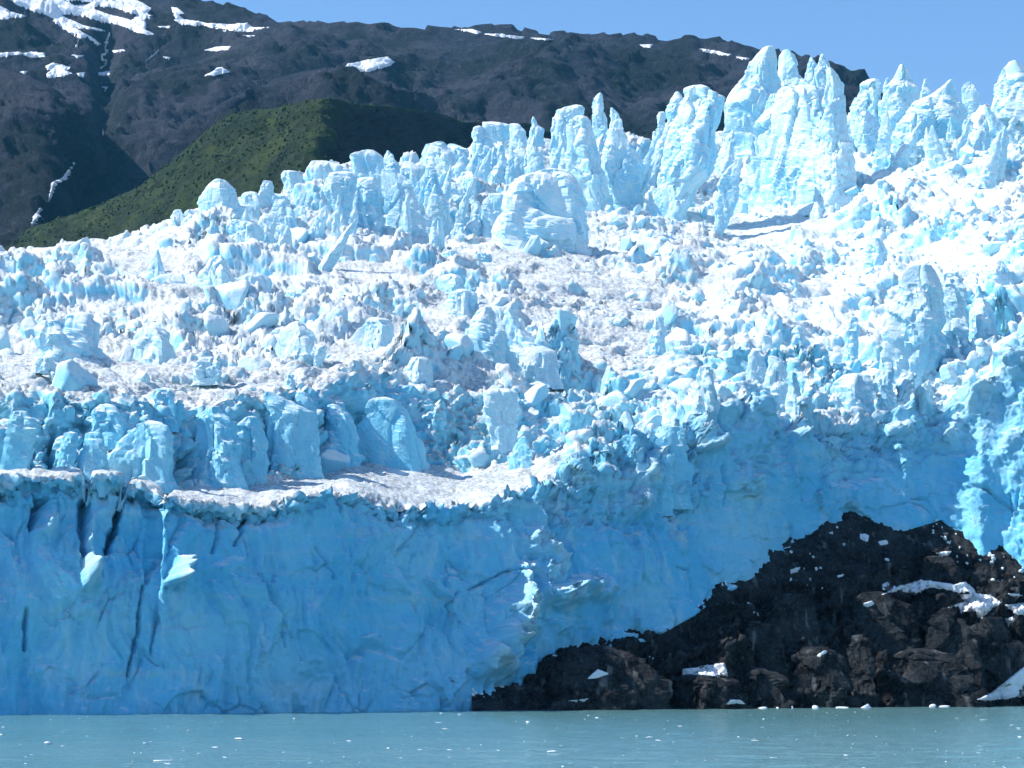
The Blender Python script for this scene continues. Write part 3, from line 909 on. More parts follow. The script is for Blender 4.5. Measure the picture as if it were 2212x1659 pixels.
for j in big:
    o = bpy.data.objects.new("ice_block", block_meshes[rnd.randint(10)])
    col.objects.link(o)
    s = rnd.uniform(1.3, 2.9) * (1.25 if xq[j] < 1300 else 1.0)
    o.parent = glacier
    o.matrix_parent_inverse = Matrix.Translation((0, -320, 0))
    o.location = gvf[j] + np.array([0, 0, 0.25 * s])
    o.rotation_euler = (rnd.uniform(-.5, .5), rnd.uniform(-.5, .5), rnd.uniform(0, 6.28))
    o.scale = (s * rnd.uniform(.7, 1.3), s * rnd.uniform(.7, 1.2), s * rnd.uniform(.8, 1.5))

def scatter(idx, pos, sizes, shapes, faces, rng, name, mat, parent, squash=(.7, 1.3), sinkf=0.2):
    V, F = [], []
    off = 0
    for j, s in zip(idx, sizes):
        v = shapes[rng.randint(len(shapes))]
        a = rng.uniform(0, 6.28); b = rng.uniform(-.6, .6)
        c, sn = math.cos(a), math.sin(a); cb, sb = math.cos(b), math.sin(b)
        Rm = np.array([[c, -sn, 0], [sn, c, 0], [0, 0, 1]]) @ np.array([[1, 0, 0], [0, cb, -sb], [0, sb, cb]])
        sc = s * np.array([rng.uniform(*squash), rng.uniform(*squash), rng.uniform(*squash)])
        V.append((v * sc) @ Rm.T + pos[j] + [0, 0, sinkf * s])
        F.append(faces + off); off += len(v)
    return obj(name, mesh_from(name, np.concatenate(V), tris=np.concatenate(F), smooth=False), mat, parent)

sv, sf = ico(1)
small_shapes = [block_shape(sv, 700 + k, 6) for k in range(14)]
prr = pr * (0.35 + 1.3 * sstep(1150, 1600, xq)); prr /= prr.sum()
idx = rnd.choice(len(q), 3000, replace=True, p=prr)
sz = rnd.gamma(1.3, 0.30, len(idx)) + 0.15
tag(scatter(idx, gvf, sz, small_shapes, sf, rnd, "ice_rubble", M_SERAC, glacier), kind='stuff')

# ------------------------------------------------------------------ rock outcrop
NCR, NRR = 480, 230
rx = np.concatenate([np.linspace(1020, 2400, 430), np.linspace(2410, 3100, 50)])
wl_py = 1545 - 20 * rx / 2212
wl_d = CAM_H / (KX * (wl_py - HOR))
top_py = np.interp(rx, line(LA)[0], line(LA)[1]) - 70
top_py = np.minimum(top_py, wl_py - 4)
top_d = np.interp(rx, line(LA)[0], line(LA)[2]) + 7 + 7 * sstep(1560, 1720, rx)
top_d = np.maximum(top_d, wl_d + 14)
v01 = np.linspace(-0.12, 1, NRR)[:, None]
mid = np.clip(v01, 0, 1)
rd = wl_d[None] + (top_d - wl_d)[None] * np.clip(mid, 0, 1) ** 1.15
rpy = wl_py[None] + (top_py - wl_py)[None] * v01
rp = P(np.broadcast_to(rx[None], rd.shape), rpy, rd)
rn = grid_normals(rp)
if rn[100, 200, 1] > 0: rn = -rn
r0 = rp.reshape(-1, 3).astype(np.float32)
rw = r0 + 2.5 * np.stack([pn(r0 / 7, 100), pn(r0 / 7, 101), pn(r0 / 7, 102)], -1)
h1, m1 = facet(rw / [8, 8, 14], 21, 1.4)
h2, m2 = facet(rw / [3.2, 3.2, 5], 22, 1.4)
butt = pn(rw * [0.13, 0.06, 0.02], 25)
rdisp = 3.2 * butt + 3.0 * h1 + 1.6 * h2 - 1.4 * np.exp(-(m1 / 0.06) ** 2) - 0.5 * np.exp(-(m2 / .07) ** 2)
edge = sstep(-0.12, 0.05, np.broadcast_to(v01, rd.shape)) * (1 - 0.97 * sstep(0.55, 0.85, np.broadcast_to(v01, rd.shape)))
edge = edge * sstep(1040, 1240, np.broadcast_to(rx[None], rd.shape))
rdisp = rdisp * edge.ravel() - 1.0 * edge.ravel()
rg = rdisp.reshape(rd.shape)
for _ in range(3):
    e = np.pad(rg, 1, mode='edge')
    rg = (e[:-2, 1:-1] + e[2:, 1:-1] + e[1:-1, :-2] + e[1:-1, 2:] + 2 * rg) / 6
rv = rp + rn * rg[..., None]
rn2 = grid_normals(rv)
if rn2[100, 200, 1] > 0: rn2 = -rn2
r1_ = rv.reshape(-1, 3).astype(np.float32)
h3, m3 = facet(r1_ / [1.5, 1.5, 2.4], 23, 1.5)
h4, m4 = facet(r1_ / 0.7, 24, 1.4)
rsm = (0.75 * h3 + 0.32 * h4 + 0.15 * pn(r1_ / .4, 26) - 0.4 * np.exp(-(m3 / .08) ** 2)) * (0.25 + 0.75 * edge.ravel())
rv = (r1_ + rn2.reshape(-1, 3) * rsm[:, None]).reshape(rd.shape + (3,))
back = rv[-1:].copy(); back[..., 1] += 25; back[..., 2] += 4
rv = np.concatenate([rv, back], 0)
rock = thing("rock_outcrop", "black craggy bedrock outcrop rising from the lake under the ice", "rock", (60, 365, 0))
rock_me = mesh_from("crag", rv.reshape(-1, 3), grid_quads(NRR + 1, NCR)[:, ::-1], smooth=False)
crag_ob = obj("crag", rock_me, M_ROCK, rock)

BUTTRESS = [("1400:1960-2030 1425:1925-2075 1460:1900-2100 1500:1893-2108 1526:1890-2110", .55),
 ("1396:1745-1800 1420:1715-1826 1460:1706-1830 1526:1704-1832", .6),
 ("1392:1250-1330 1420:1225-1390 1470:1205-1430 1526:1192-1440", .4),
 ("1455:1470-1570 1475:1445-1590 1500:1436-1600 1528:1434-1606", .5),
 ("1440:1600-1660 1470:1585-1690 1526:1580-1700", .6),
 ("1490:1708-1728 1505:1698-1736 1527:1695-1738", .8),
 ("1506:1745-1790 1515:1735-1806 1527:1730-1810", .6),
 ("1310:2040-2070 1340:2015-2110 1400:2005-2120 1480:2010-2125 1526:2010-2130", .5),
 ("1330:2130-2170 1370:2100-2200 1430:2070-2225 1500:2060-2200", .5),
 ("1275:1880-1920 1300:1860-1960 1350:1850-1985 1410:1850-1990", .45),
 ("1370:1848-1870 1400:1840-1885 1460:1842-1890 1526:1840-1892", .7),
 ("1340:1620-1660 1370:1610-1690 1410:1612-1700 1450:1620-1705", .5),
 ("1280:1700-1740 1310:1670-1760 1360:1665-1775 1400:1665-1780", .45),
 ("1240:1800-1830 1265:1780-1850 1320:1775-1860", .5),
 ("1200:2010-2030 1220:1995-2060 1270:1985-2080", .5),
 ("1516:1572-1602 1524:1562-1612 1529:1560-1614", .8)]
def rock_depth(px, py):
    j = int(np.clip(np.searchsorted(rx, px), 0, NCR - 1))
    return float(np.interp(-py, -rpy[:, j], rd[:, j]))
ROCKS = []
for i, (s, ratio) in enumerate(BUTTRESS):
    rows = R(s)
    yb, a, b = rows[-1]
    d = rock_depth((a + b) / 2, yb) + 1.0
    me, bp = column_mesh("rock_buttress", rows, d, ratio, 400 + i, amp=0.22, res=0.22, sink=14, fac_z=1.5, lean=0.25)
    me.polygons.foreach_set("use_smooth", np.zeros(len(me.polygons), dtype=bool))
    ROCKS.append(obj("rock_buttress" if i != 15 else "boulder", me, M_ROCK, rock, bp))

# ------------------------------------------------------------------ mountains
def loft(lines, nrows, x0, x1, nc, smooth=9):
    xs = np.linspace(x0, x1, nc)
    pyl = np.array([smooth1(np.interp(xs, line(L)[0], line(L)[1]), smooth if k else 3) for k, L in enumerate(lines)])
    dl = np.array([smooth1(np.interp(xs, line(L)[0], line(L)[2]), smooth) for L in lines])
    t = np.concatenate([np.linspace(i, i + 1, n, endpoint=False) for i, n in enumerate(nrows)] + [[len(lines) - 1.0]])
    py = np.stack([np.interp(t, np.arange(len(lines)), pyl[:, j]) for j in range(nc)], 1)
    d = np.stack([np.interp(t, np.arange(len(lines)), dl[:, j]) for j in range(nc)], 1)
    X = np.broadcast_to(xs[None], d.shape)
    return X, py, d, np.broadcast_to(t[:, None], d.shape)

SKYL = [(-400,-220,4700),(-100,-150,4600),(150,-90,4500),(330,-45,4400),(440,0,4300),(520,15,4300),(600,46,4250),(640,45,4250),(700,50,4200),(800,50,4200),(850,62,4200),(900,55,4200),(1000,58,4200),(1075,52,4200),(1150,70,4200),(1250,75,4200),(1350,72,4200),(1420,82,4200),(1500,82,4150),(1560,85,4100),(1620,100,4100),(1650,105,4100),(1740,120,4000),(1780,125,4000),(1830,155,3950),(1870,175,3900),(1950,235,3850),(2100,310,3800),(2600,420,3700)]
MT1 = [(-400,30,4000),(0,40,3900),(300,90,3850),(600,110,3800),(900,120,3800),(1200,130,3800),(1500,135,3800),(1800,190,3700),(2100,350,3600),(2600,450,3500)]
MT2 = [(-400,230,3400),(0,230,3350),(300,220,3350),(600,230,3350),(900,260,3400),(1200,240,3450),(1500,230,3500),(1800,300,3500),(2100,420,3450),(2600,500,3400)]
MT3 = [(-400,700,2600),(0,700,2600),(300,640,2650),(600,560,2700),(900,480,2800),(1200,430,2900),(1500,400,3000),(1800,450,3000),(2100,550,3000),(2600,650,3000)]
X, py, d, t = loft([SKYL, MT1, MT2, MT3], [66, 86, 104], -1500, 2900, 760)
mp = P(X, py, d)
mn = grid_normals(mp)
if mn[100, 300, 1] > 0: mn = -mn
m0 = mp.reshape(-1, 3).astype(np.float32)
ww = m0 + 60 * np.stack([pn(m0 / 260, 110), pn(m0 / 260, 111), pn(m0 / 260, 112)], -1)
mf2, _ = facet(ww / [60, 60, 44], 32, 1.4)
mf3, _ = facet(m0 / [22, 22, 17], 33, 1.4)
soft = 1 - 0.55 * sstep(900, 1000, X.ravel()) * (1 - sstep(1080, 1180, X.ravel())) 
md = 70 * (1 - 2 * np.abs(pn(ww / [520, 520, 1000], 38))) + 32 * pn(ww / [150, 190, 420], 39) + 16 * pn(m0 / [50, 60, 190], 30) + 8 * mf2 + 5 * mf3 + 2.5 * pn(m0 / 9, 34)
fade = sstep(0.0, 0.35, t.ravel())
fd2 = sstep(0.10, 0.85, t.ravel())
md = md * fd2 * 0.8 - 25 * fade
md = md + (1 - fade) * (5 * pn(m0 / 60, 35) + 5 * facet(m0 / 26, 36, 1.4)[0]) 
# the stream gully
def carve(pts, w, dep, X, Y):
    dist = np.full(len(X), 1e9)
    for a, b in zip(pts[:-1], pts[1:]):
        L2 = (b[0] - a[0]) ** 2 + (b[1] - a[1]) ** 2
        u = np.clip(((X - a[0]) * (b[0] - a[0]) + (Y - a[1]) * (b[1] - a[1])) / L2, 0, 1)
        dist = np.minimum(dist, np.hypot(X - a[0] - u * (b[0] - a[0]), Y - a[1] - u * (b[1] - a[1])))
    return -dep * np.exp(-(dist / w) ** 2)
GULLY = [(235, 60), (225, 130), (225, 200), (235, 260), (205, 320), (150, 375), (105, 430), (70, 490), (40, 560)]
md = md + carve(GULLY, 24, 38, X.ravel() + 8 * pn(m0 / 80, 37), py.ravel())
mv = (m0 + mn.reshape(-1, 3) * md[:, None]).reshape(X.shape + (3,))
bk = mv[:1].copy(); bk[..., 1] += 900; bk[..., 2] -= 260
sk = mv[-1:].copy(); sk[..., 1] -= 500; sk[..., 2] = -6
mv = np.concatenate([bk, mv, sk], 0)
mount_me = mesh_from("mountain", mv.reshape(-1, 3), grid_quads(mv.shape[0], mv.shape[1]), smooth=True)
mountain = tag(obj("mountain", mount_me, M_MOUNT), kind='structure')

# middle spur
SP0 = [(330,330,2900),(430,255,2950),(500,215,3000),(560,195,3000),(600,170,3000),(640,162,3000),(700,152,2980),(760,158,2980),(800,168,3000),(850,192,3050),(900,215,3100),(940,228,3150),(1000,262,3200),(1100,300,3300)]
SP1 = [(330,400,2780),(500,300,2760),(700,250,2720),(850,270,2780),(1000,310,2900),(1100,350,3000)]
SP2 = [(330,560,2600),(500,520,2550),(700,460,2500),(850,430,2500),(1000,420,2600),(1100,420,2700)]
X, py, d, t = loft([SP0, SP1, SP2], [50, 50], 335, 1095, 230)
sp = P(X, py, d); sn = grid_normals(sp)
if sn[40, 100, 1] > 0: sn = -sn
s0 = sp.reshape(-1, 3).astype(np.float32)
sf1, _ = facet(s0 / [90, 90, 160], 41, 1.4); sf2, _ = facet(s0 / [34, 34, 50], 42, 1.3); sf3, _ = facet(s0 / 14, 43, 1.3)
sd = 24 * (1 - np.abs(pn(s0 * [0.011, 0.008, 0.003], 44)) * 2) + 8 * sf1 + 4 * sf2 + 2.5 * sf3
sd *= 0.15 + 0.85 * sstep(0, 0.4, t.ravel())
svv = (s0 + sn.reshape(-1, 3) * sd[:, None]).reshape(X.shape + (3,))
bk = svv[:1].copy(); bk[..., 1] += 300; bk[..., 2] -= 90
sk = svv[-1:].copy(); sk[..., 1] -= 400; sk[..., 2] = -6
svv = np.concatenate([bk, svv, sk], 0)
spur_me = mesh_from("mountain_spur", svv.reshape(-1, 3), grid_quads(svv.shape[0], svv.shape[1]))
tag(obj("mountain_spur", spur_me, M_MOUNT), kind='structure')

# left flank below the snow
LF0 = [(-300,120,3000),(0,150,2950),(60,162,2940),(110,190,2930),(170,235,2920),(205,265,2900),(225,300,2880),(215,325,2850),(228,345,2850)]
LF1 = [(-300,330,2700),(0,330,2680),(110,330,2650),(170,345,2640),(228,400,2640)]
LF2 = [(-300,640,2350),(0,620,2330),(110,600,2330),(228,590,2340)]
X, py, d, t = loft([LF0, LF1, LF2], [60, 70], -1400, 226, 330, 5)
# pull the flank's right edge back into the gully
wedge = sstep(60, 226, X + 25 * pn(P(X, py, d).reshape(-1, 3) / 90, 47).reshape(X.shape))
narrow = 0.30 * np.clip((py - 300) / 250, 0, 1)
X = X - wedge * narrow * 340
lp = P(X, py, d + 260 * wedge ** 2); ln = grid_normals(lp)
if ln[40, 60, 1] > 0: ln = -ln
l0 = lp.reshape(-1, 3).astype(np.float32)
lf1, _ = facet(l0 / [80, 80, 60], 45, 1.4); lf2, _ = facet(l0 / 26, 46, 1.3); lf3, _ = facet(l0 / 11, 48, 1.3)
ld = (22 * (1 - np.abs(pn(l0 / [120, 120, 200], 49)) * 2) + 7 * lf1 + 4 * lf2 + 2.5 * lf3) * (0.15 + 0.85 * sstep(0, .4, t.ravel()))
lv = (l0 + ln.reshape(-1, 3) * ld[:, None]).reshape(X.shape + (3,))
bk = lv[:1].copy(); bk[..., 1] += 260; bk[..., 2] -= 60
sk = lv[-1:].copy(); sk[..., 1] -= 400; sk[..., 2] = -6
lv = np.concatenate([bk, lv, sk], 0)
flank_me = mesh_from("mountain_flank", lv.reshape(-1, 3), grid_quads(lv.shape[0], lv.shape[1]))
tag(obj("mountain_flank", flank_me, M_MOUNT), kind='structure')

# green ridge with its dark cliff
GR0 = [(-300,640,2300),(0,538,2200),(60,492,2180),(150,467,2150),(230,442,2120),(300,402,2080),(370,352,2050),(420,302,2020),(470,262,2000),(500,245,1990),(560,237,1960),(620,227,1920),(680,218,1880),(710,217,1870),(740,217,1900),(780,225,2000),(840,231,2150),(900,237,2300),(960,247,2450),(1000,263,2550),(1060,264,2600),(1140,266,2700),(1200,290,2800),(1320,330,2850)]
GR1 = [(-300,700,2150),(0,600,2080),(230,520,1990),(420,430,1900),(560,370,1850),(640,340,1820),(700,330,1790),(760,335,1900),(900,345,2250),(1000,350,2480),(1140,350,2620),(1320,370,2700)]
GR2 = [(-300,800,2000),(0,720,1930),(230,640,1850),(420,570,1790),(560,510,1750),(700,450,1720),(760,450,1850),(900,440,2200),(1000,430,2400),(1140,420,2500),(1320,420,2600)]
X, py, d, t = loft([GR0, GR1, GR2], [80, 50], -900, 1310, 520, 33)
gp = P(X, py, d); gnn = grid_normals(gp)
if gnn[40, 100, 1] > 0: gnn = -gnn
g0 = gp.reshape(-1, 3).astype(np.float32)
bare = sstep(690, 745, X.ravel() + 34 * pn(g0 / 55, 51) + 22 * pn(g0 / 16, 59)) * sstep(0.02, 0.10, t.ravel())
gd = 16 * pn(g0 / 80, 52) + 5 * pn(g0 / 28, 53) + 2.6 * np.abs(pn(g0 / 9, 54)) + 1.6 * pn(g0 / 4, 55)
cf, _ = facet(g0 / [40, 40, 90], 56, 1.3); cf2, _ = facet(g0 / 16, 57, 1.3)
gd = gd * (1 - bare) + bare * (12 * cf + 5 * cf2)
gd *= 0.25 + 0.75 * sstep(0, 0.25, t.ravel())
gvv = (g0 + gnn.reshape(-1, 3) * gd[:, None]).reshape(X.shape + (3,))
bk = gvv[:1].copy(); bk[..., 1] += 160; bk[..., 2] -= 60
sk = gvv[-1:].copy(); sk[..., 1] -= 350; sk[..., 2] = -6
gvv2 = np.concatenate([bk, gvv, sk], 0)
bare2 = np.concatenate([np.zeros((1, X.shape[1])), bare.reshape(X.shape), bare.reshape(X.shape)[-1:]], 0)
green_me = mesh_from("green_ridge", gvv2.reshape(-1, 3), grid_quads(gvv2.shape[0], gvv2.shape[1]), attrs={"bare": bare2.ravel()})
green = tag(obj("green_ridge", green_me, M_GREEN), kind='structure')

def bush_material():
    m = NT("alder_leaves")
    n = m.noise(0.05, 5, 0.7)
    return m.base(m.mix(m.rng(n, 0.35, 0.7), (0.030, 0.050, 0.018), (0.060, 0.085, 0.028)), 0.9, 0.1)
M_BUSH = bush_material()
iv, if_ = ico(0)
bsh = [iv * np.random.RandomState(k).uniform(.6, 1.25, size=(len(iv), 1)) for k in range(8)]
gpos = gvv.reshape(-1, 3)
pb = (1 - bare) * (0.2 + np.clip(pn(g0 / 45, 58) + .4, 0, 1.2)) * ((X.ravel() > -30) & (t.ravel() < 1.4))
pb /= pb.sum()
bi = rnd.choice(len(gpos), 2600, p=pb)
tag(scatter(bi, gpos + np.column_stack([rnd.uniform(-2, 2, len(gpos)), rnd.uniform(-2, 2, len(gpos)), np.zeros(len(gpos))]), rnd.uniform(0.5, 1.5, len(bi)), bsh, if_, rnd, "alder_shrubs", M_BUSH, None), "low green alder scrub covering the ridge behind the glacier", "shrubs", kind='stuff')

# ------------------------------------------------------------------ snow patches, waterfalls: laid on the ground they cover
def tree_of(*mes):
    V, Fc, off = [], [], 0
    for me in mes:
        n = len(me.vertices)
        co = np.empty(n * 3, np.float32); me.vertices.foreach_get("co", co)
        fi = np.empty(len(me.loops), np.int32); me.loops.foreach_get("vertex_index", fi)
        V += co.reshape(-1, 3).tolist(); Fc += (fi.reshape(-1, 4) + off).tolist(); off += n
    return BVHTree.FromPolygons(V, Fc)
EYE = Vector((0, 0, CAM_H))
def on_ground(tree, px, py):
    v = P(px, py, 1000.0)
    h = tree.ray_cast(EYE, (Vector(v) - EYE).normalized())
    if h[0] is not None and h[1].dot(h[0] - EYE) > 0: h = (h[0], -h[1])
    return h[0], h[1]
def inside(poly, x, y):
    r = False
    n = len(poly)
    for i in range(n):
        x0, y0 = poly[i]; x1, y1 = poly[i - 1]
        if (y0 > y) != (y1 > y) and x < (x1 - x0) * (y - y0) / (y1 - y0) + x0:
            r = not r
    return r
def seg_dist(poly, x, y):
    best = 1e9
    n = len(poly)
    for i in range(n):
        ax, ay = poly[i - 1]; bx, by = poly[i]
        L2 = (bx - ax) ** 2 + (by - ay) ** 2 + 1e-9
        u = min(1, max(0, ((x - ax) * (bx - ax) + (y - ay) * (by - ay)) / L2))
        best = min(best, math.hypot(x - ax - u * (bx - ax), y - ay - u * (by - ay)))
    return best
def patch(tree, polys, step, thick, name, mat, wob=2.0, far=0.22):
    """a sheet of snow over the ground inside an outline: edges sunk, middle domed"""
    outer = polys[0]
    x0, x1 = min(p[0] for p in outer) - 2 * step, max(p[0] for p in outer) + 2 * step
    y0, y1 = min(p[1] for p in outer) - 2 * step, max(p[1] for p in outer) + 2 * step
    nx, ny = int((x1 - x0) / step) + 1, int((y1 - y0) / (step)) + 1
    xs = [x0 + i * step for i in range(nx)]; ys = [y0 + j * step for j in range(ny)]
    ids = {}; V = []
    keep = {}
    gx, gy = np.meshgrid(xs, ys)
    w = pn(np.stack([gx.ravel() / 9, gy.ravel() / 9, np.zeros(gx.size)], -1), 5) * wob
    w2 = pn(np.stack([gx.ravel() / 3.5, gy.ravel() / 3.5, np.ones(gx.size)], -1), 6) * wob * .6
    w = (w + w2).reshape(gx.shape)
    for j, y in enumerate(ys):
        for i, x in enumerate(xs):
            ins = inside(outer, x, y) and not any(inside(h, x, y) for h in polys[1:])
            ds = min(seg_dist(pl, x, y) for pl in polys)
            s = (ds if ins else -ds) + w[j, i] * min(1, ds / 2 + .4)
            if s < -1.6 * step: continue
            h, n = on_ground(tree, x, y)
            if h is None: continue
            k = max(-0.6, min(1.0, s / (3.0 * step)))
            keep[(i, j)] = (h, n, k)
    near_med = np.median([(v[0] - EYE).length for v in keep.values()]) if keep else 0
    for key, (h, n, k) in keep.items():
        if abs((h - EYE).length - near_med) > far * near_med: continue
        nn = (n + Vector((0, -0.3, 0.7))).normalized()
        ids[key] = len(V)
        V.append(h + nn * thick * k)
    F = []
    for (i, j) in ids:
        if (i + 1, j) in ids and (i, j + 1) in ids and (i + 1, j + 1) in ids:
            F.append((ids[i, j], ids[i, j + 1], ids[i + 1, j + 1], ids[i + 1, j]))
    if not F: return None
    V = np.array([tuple(v) for v in V])
    b = V.mean(0)
    me = bpy.data.meshes.new(name)
    me.from_pydata((V - b).tolist(), [], F)
    me.polygons.foreach_set("use_smooth", np.ones(len(F), dtype=bool))
    return obj(name, me, mat, None, b)

MT = tree_of(mount_me, spur_me, flank_me, green_me)
def Z1(*pts): return [(x * .3336, y * .3336) for x, y in pts]
def Z2(*pts): return [(737 + x * .3336, y * .3336) for x, y in pts]
def Z3(*pts): return [(1474 + x * .3336, y * .3336) for x, y in pts]
def Z9(*pts): return [(1474 + x * .3336, 1106 + y * .3336) for x, y in pts]
def Z8(*pts): return [(737 + x * .3336, 1106 + y * .3336) for x, y in pts]
SNOW = [
 ([Z1((40,-150),(60,0),(100,25),(180,60),(330,110),(360,150),(430,200),(500,235),(520,252),(560,240),(640,292),(657,290),(610,250),(500,190),(480,180),(600,190),(700,207),(640,185),(540,165),(430,115),(400,95),(520,100),(700,150),(800,170),(870,205),(940,222),(1010,224),(940,190),(950,150),(930,130),(1000,97),(940,90),(980,50),(890,0),(860,-150)),
   Z1((600,55),(640,40),(720,45),(800,70),(890,95),(850,130),(760,105),(680,85)), Z1((430,8),(480,4),(600,14),(560,30),(480,28))],
   "largest snowfield draping the peak at upper left, with dark rock islands"),
 ([Z1((-60,30),(0,35),(60,70),(170,105),(90,112),(40,125),(0,120),(-60,110))], "ragged snow patch at the left picture edge beside the largest snowfield"),
 ([Z1((1110,45),(1150,50),(1190,85),(1150,95),(1190,122),(1140,125),(1120,90))], "short forked snow patch just above the long snow strip under the peak"),
 ([Z1((1110,125),(1200,125),(1350,150),(1500,155),(1600,148),(1630,175),(1750,175),(1600,207),(1480,197),(1300,168),(1180,158))], "long tapering snow strip right of the largest snowfield near the skyline dip"),
 ([Z1((-40,342),(0,345),(80,338),(130,335),(150,345),(200,333),(290,346),(290,368),(200,373),(140,352),(60,362),(0,372),(-40,370))], "thin level snow band at the left edge above the star-shaped patch"),
 ([Z1((285,430),(350,405),(400,420),(460,435),(430,460),(470,475),(400,495),(310,507),(300,480),(320,460))], "star-shaped snow patch on the dark slope left of the stream"),
 ([Z1((1320,325),(1400,302),(1495,298),(1480,320),(1400,332))], "lens-shaped snow patch on the scree below the long snow strip"),
 ([Z1((1325,488),(1380,460),(1400,440),(1435,435),(1490,465),(1400,487))], "wedge-shaped snow patch above the middle rock spur"),
 ([Z2((10,455),(40,410),(80,405),(200,385),(300,368),(345,400),(320,425),(170,467),(60,462))], "bright isolated snow patch on open scree right of the middle spur's top"),
 ([Z2((735,188),(850,188),(910,208),(880,220),(820,205))], "left one of the thin snow streaks along the central skyline"),
 ([Z2((920,218),(1050,221),(1190,240),(1170,254),(1000,236))], "longest thin snow streak just under the central skyline"),
 ([Z2((1210,243),(1290,246),(1370,254),(1300,260))], "right one of the thin snow streaks along the central skyline"),
 ([Z3((100,313),(200,326),(320,352),(300,362),(150,337))], "snow streak on the dark ridge just left of the tallest ice tower"),
 ([Z3((350,366),(435,377),(430,390),(350,378))], "short snow streak touching the outline of the tallest ice tower"),
 ([Z2((1930,289),(2020,286),(2000,310),(1960,307))], "tiny snow patch alone on the right half of the dark ridge"),
 ([Z1((635,470),(720,458),(705,490),(640,488))], "small snow patch at the foot of the upper waterfall"),
 ([Z1((657,560),(702,560),(682,588))], "tiny snow patch in the gully below the upper waterfall"),
 ([Z1((1057,366),(1105,370),(1092,384))], "tiny oval snow patch left of the lens-shaped patch"),
 ([Z1((465,353),(555,360),(500,372))], "small snow patch crossing the thin left waterfall"),
 ([Z1((718,328),(800,318),(810,330),(740,342))], "small snow streak right of the upper waterfall"),
 ([Z1((128,464),(182,460),(162,480))], "tiny snow patch left of the star-shaped patch"),
 ([Z1((495,475),(552,468),(545,497),(508,492))], "small snow patch right of the star-shaped patch"),
 ([Z1((1575,227),(1648,229),(1620,240))], "tiny snow patch below the right end of the long snow strip"),
 ([Z1((1018,171),(1112,166),(1090,182))], "small snow streak left of the long snow strip"),
]
for polys, lab in SNOW:
    w = max(p[0] for p in polys[0]) - min(p[0] for p in polys[0])
    o = patch(MT, polys, 1.7 if w > 120 else 1.0, 2.6 if w > 60 else 2.4, "snow_patch", M_SNOW, 1.8 if w > 60 else 0.8)
    if o: tag(o, lab, "snow patch", "snow patches on the mountain")

FALLS = [
 (Z1((712,215),(695,260),(682,310),(692,345),(658,362),(662,400),(690,392),(682,428),(650,445)), 5.0, "upper white waterfall dropping from the snowfield in two steps"),
 (Z1((512,250),(497,300),(492,350),(490,412)), 2.6, "thin waterfall under the left tongue of the largest snowfield"),
 (Z1((480,1060),(450,1110),(410,1165),(350,1190),(335,1250),(318,1310)), 8.0, "white waterfall in the dark gully left of the green ridge, upper drop"),
 (Z1((265,1355),(240,1400),(220,1450),(205,1478)), 9.0, "lowest white waterfall just above the green scrub at left"),
 (Z1((670,840),(668,885)), 2.6, "short bluish cascade in the shaded gully above the lower falls"),
 (Z1((1030,328),(985,370),(945,402)), 2.4, "pale thin trickle slanting down the scree below the snowfield"),
]
for pts, wpx, lab in FALLS:
    V, F = [], []
    pts2 = []
    for a, b in zip(pts[:-1], pts[1:]):
        n = max(2, int(math.hypot(b[0] - a[0], b[1] - a[1]) / 1.5))
        pts2 += [(a[0] + (b[0] - a[0]) * k / n, a[1] + (b[1] - a[1]) * k / n) for k in range(n)]
    pts2.append(pts[-1])
    m_ = len(pts2)
    wv_ = pn(np.array([(k * .35, 3.1, len(pts)) for k in range(m_)]), 9)
    last = None
    for k, (x, y) in enumerate(pts2):
        h, n = on_ground(MT, x, y)
        if h is None: continue
        if last is not None and abs((h - EYE).length - last) > 120:
            h = EYE + (h - EYE).normalized() * last
        last = (h - EYE).length
        s = last * KX
        w = wpx * s * max(0.12, 0.5 + 0.75 * wv_[k]) * (0.35 + 0.65 * math.sin(math.pi * min(1, (k + 1) / (m_ + 1) * 1.1)))
        for f, out in ((-1, -0.5), (-.5, 2.0), (0, 3.0), (.5, 2.0), (1, -0.5)):
            V.append(h + Vector((f * w * 1.3 + rnd.normal(0, .22) * w, -out - 1.5, out * .4 + rnd.normal(0, .3))))
    nrow = len(V) // 5
    F = [(r * 5 + c, (r + 1) * 5 + c, (r + 1) * 5 + c + 1, r * 5 + c + 1) for r in range(nrow - 1) for c in range(4)]
    V = np.array([tuple(v) for v in V]); b = V[-1].copy()
    me = bpy.data.meshes.new("waterfall"); me.from_pydata((V - b).tolist(), [], F)
    tag(obj("waterfall", me, M_FALL, None, b), lab, "waterfall", "meltwater falls")

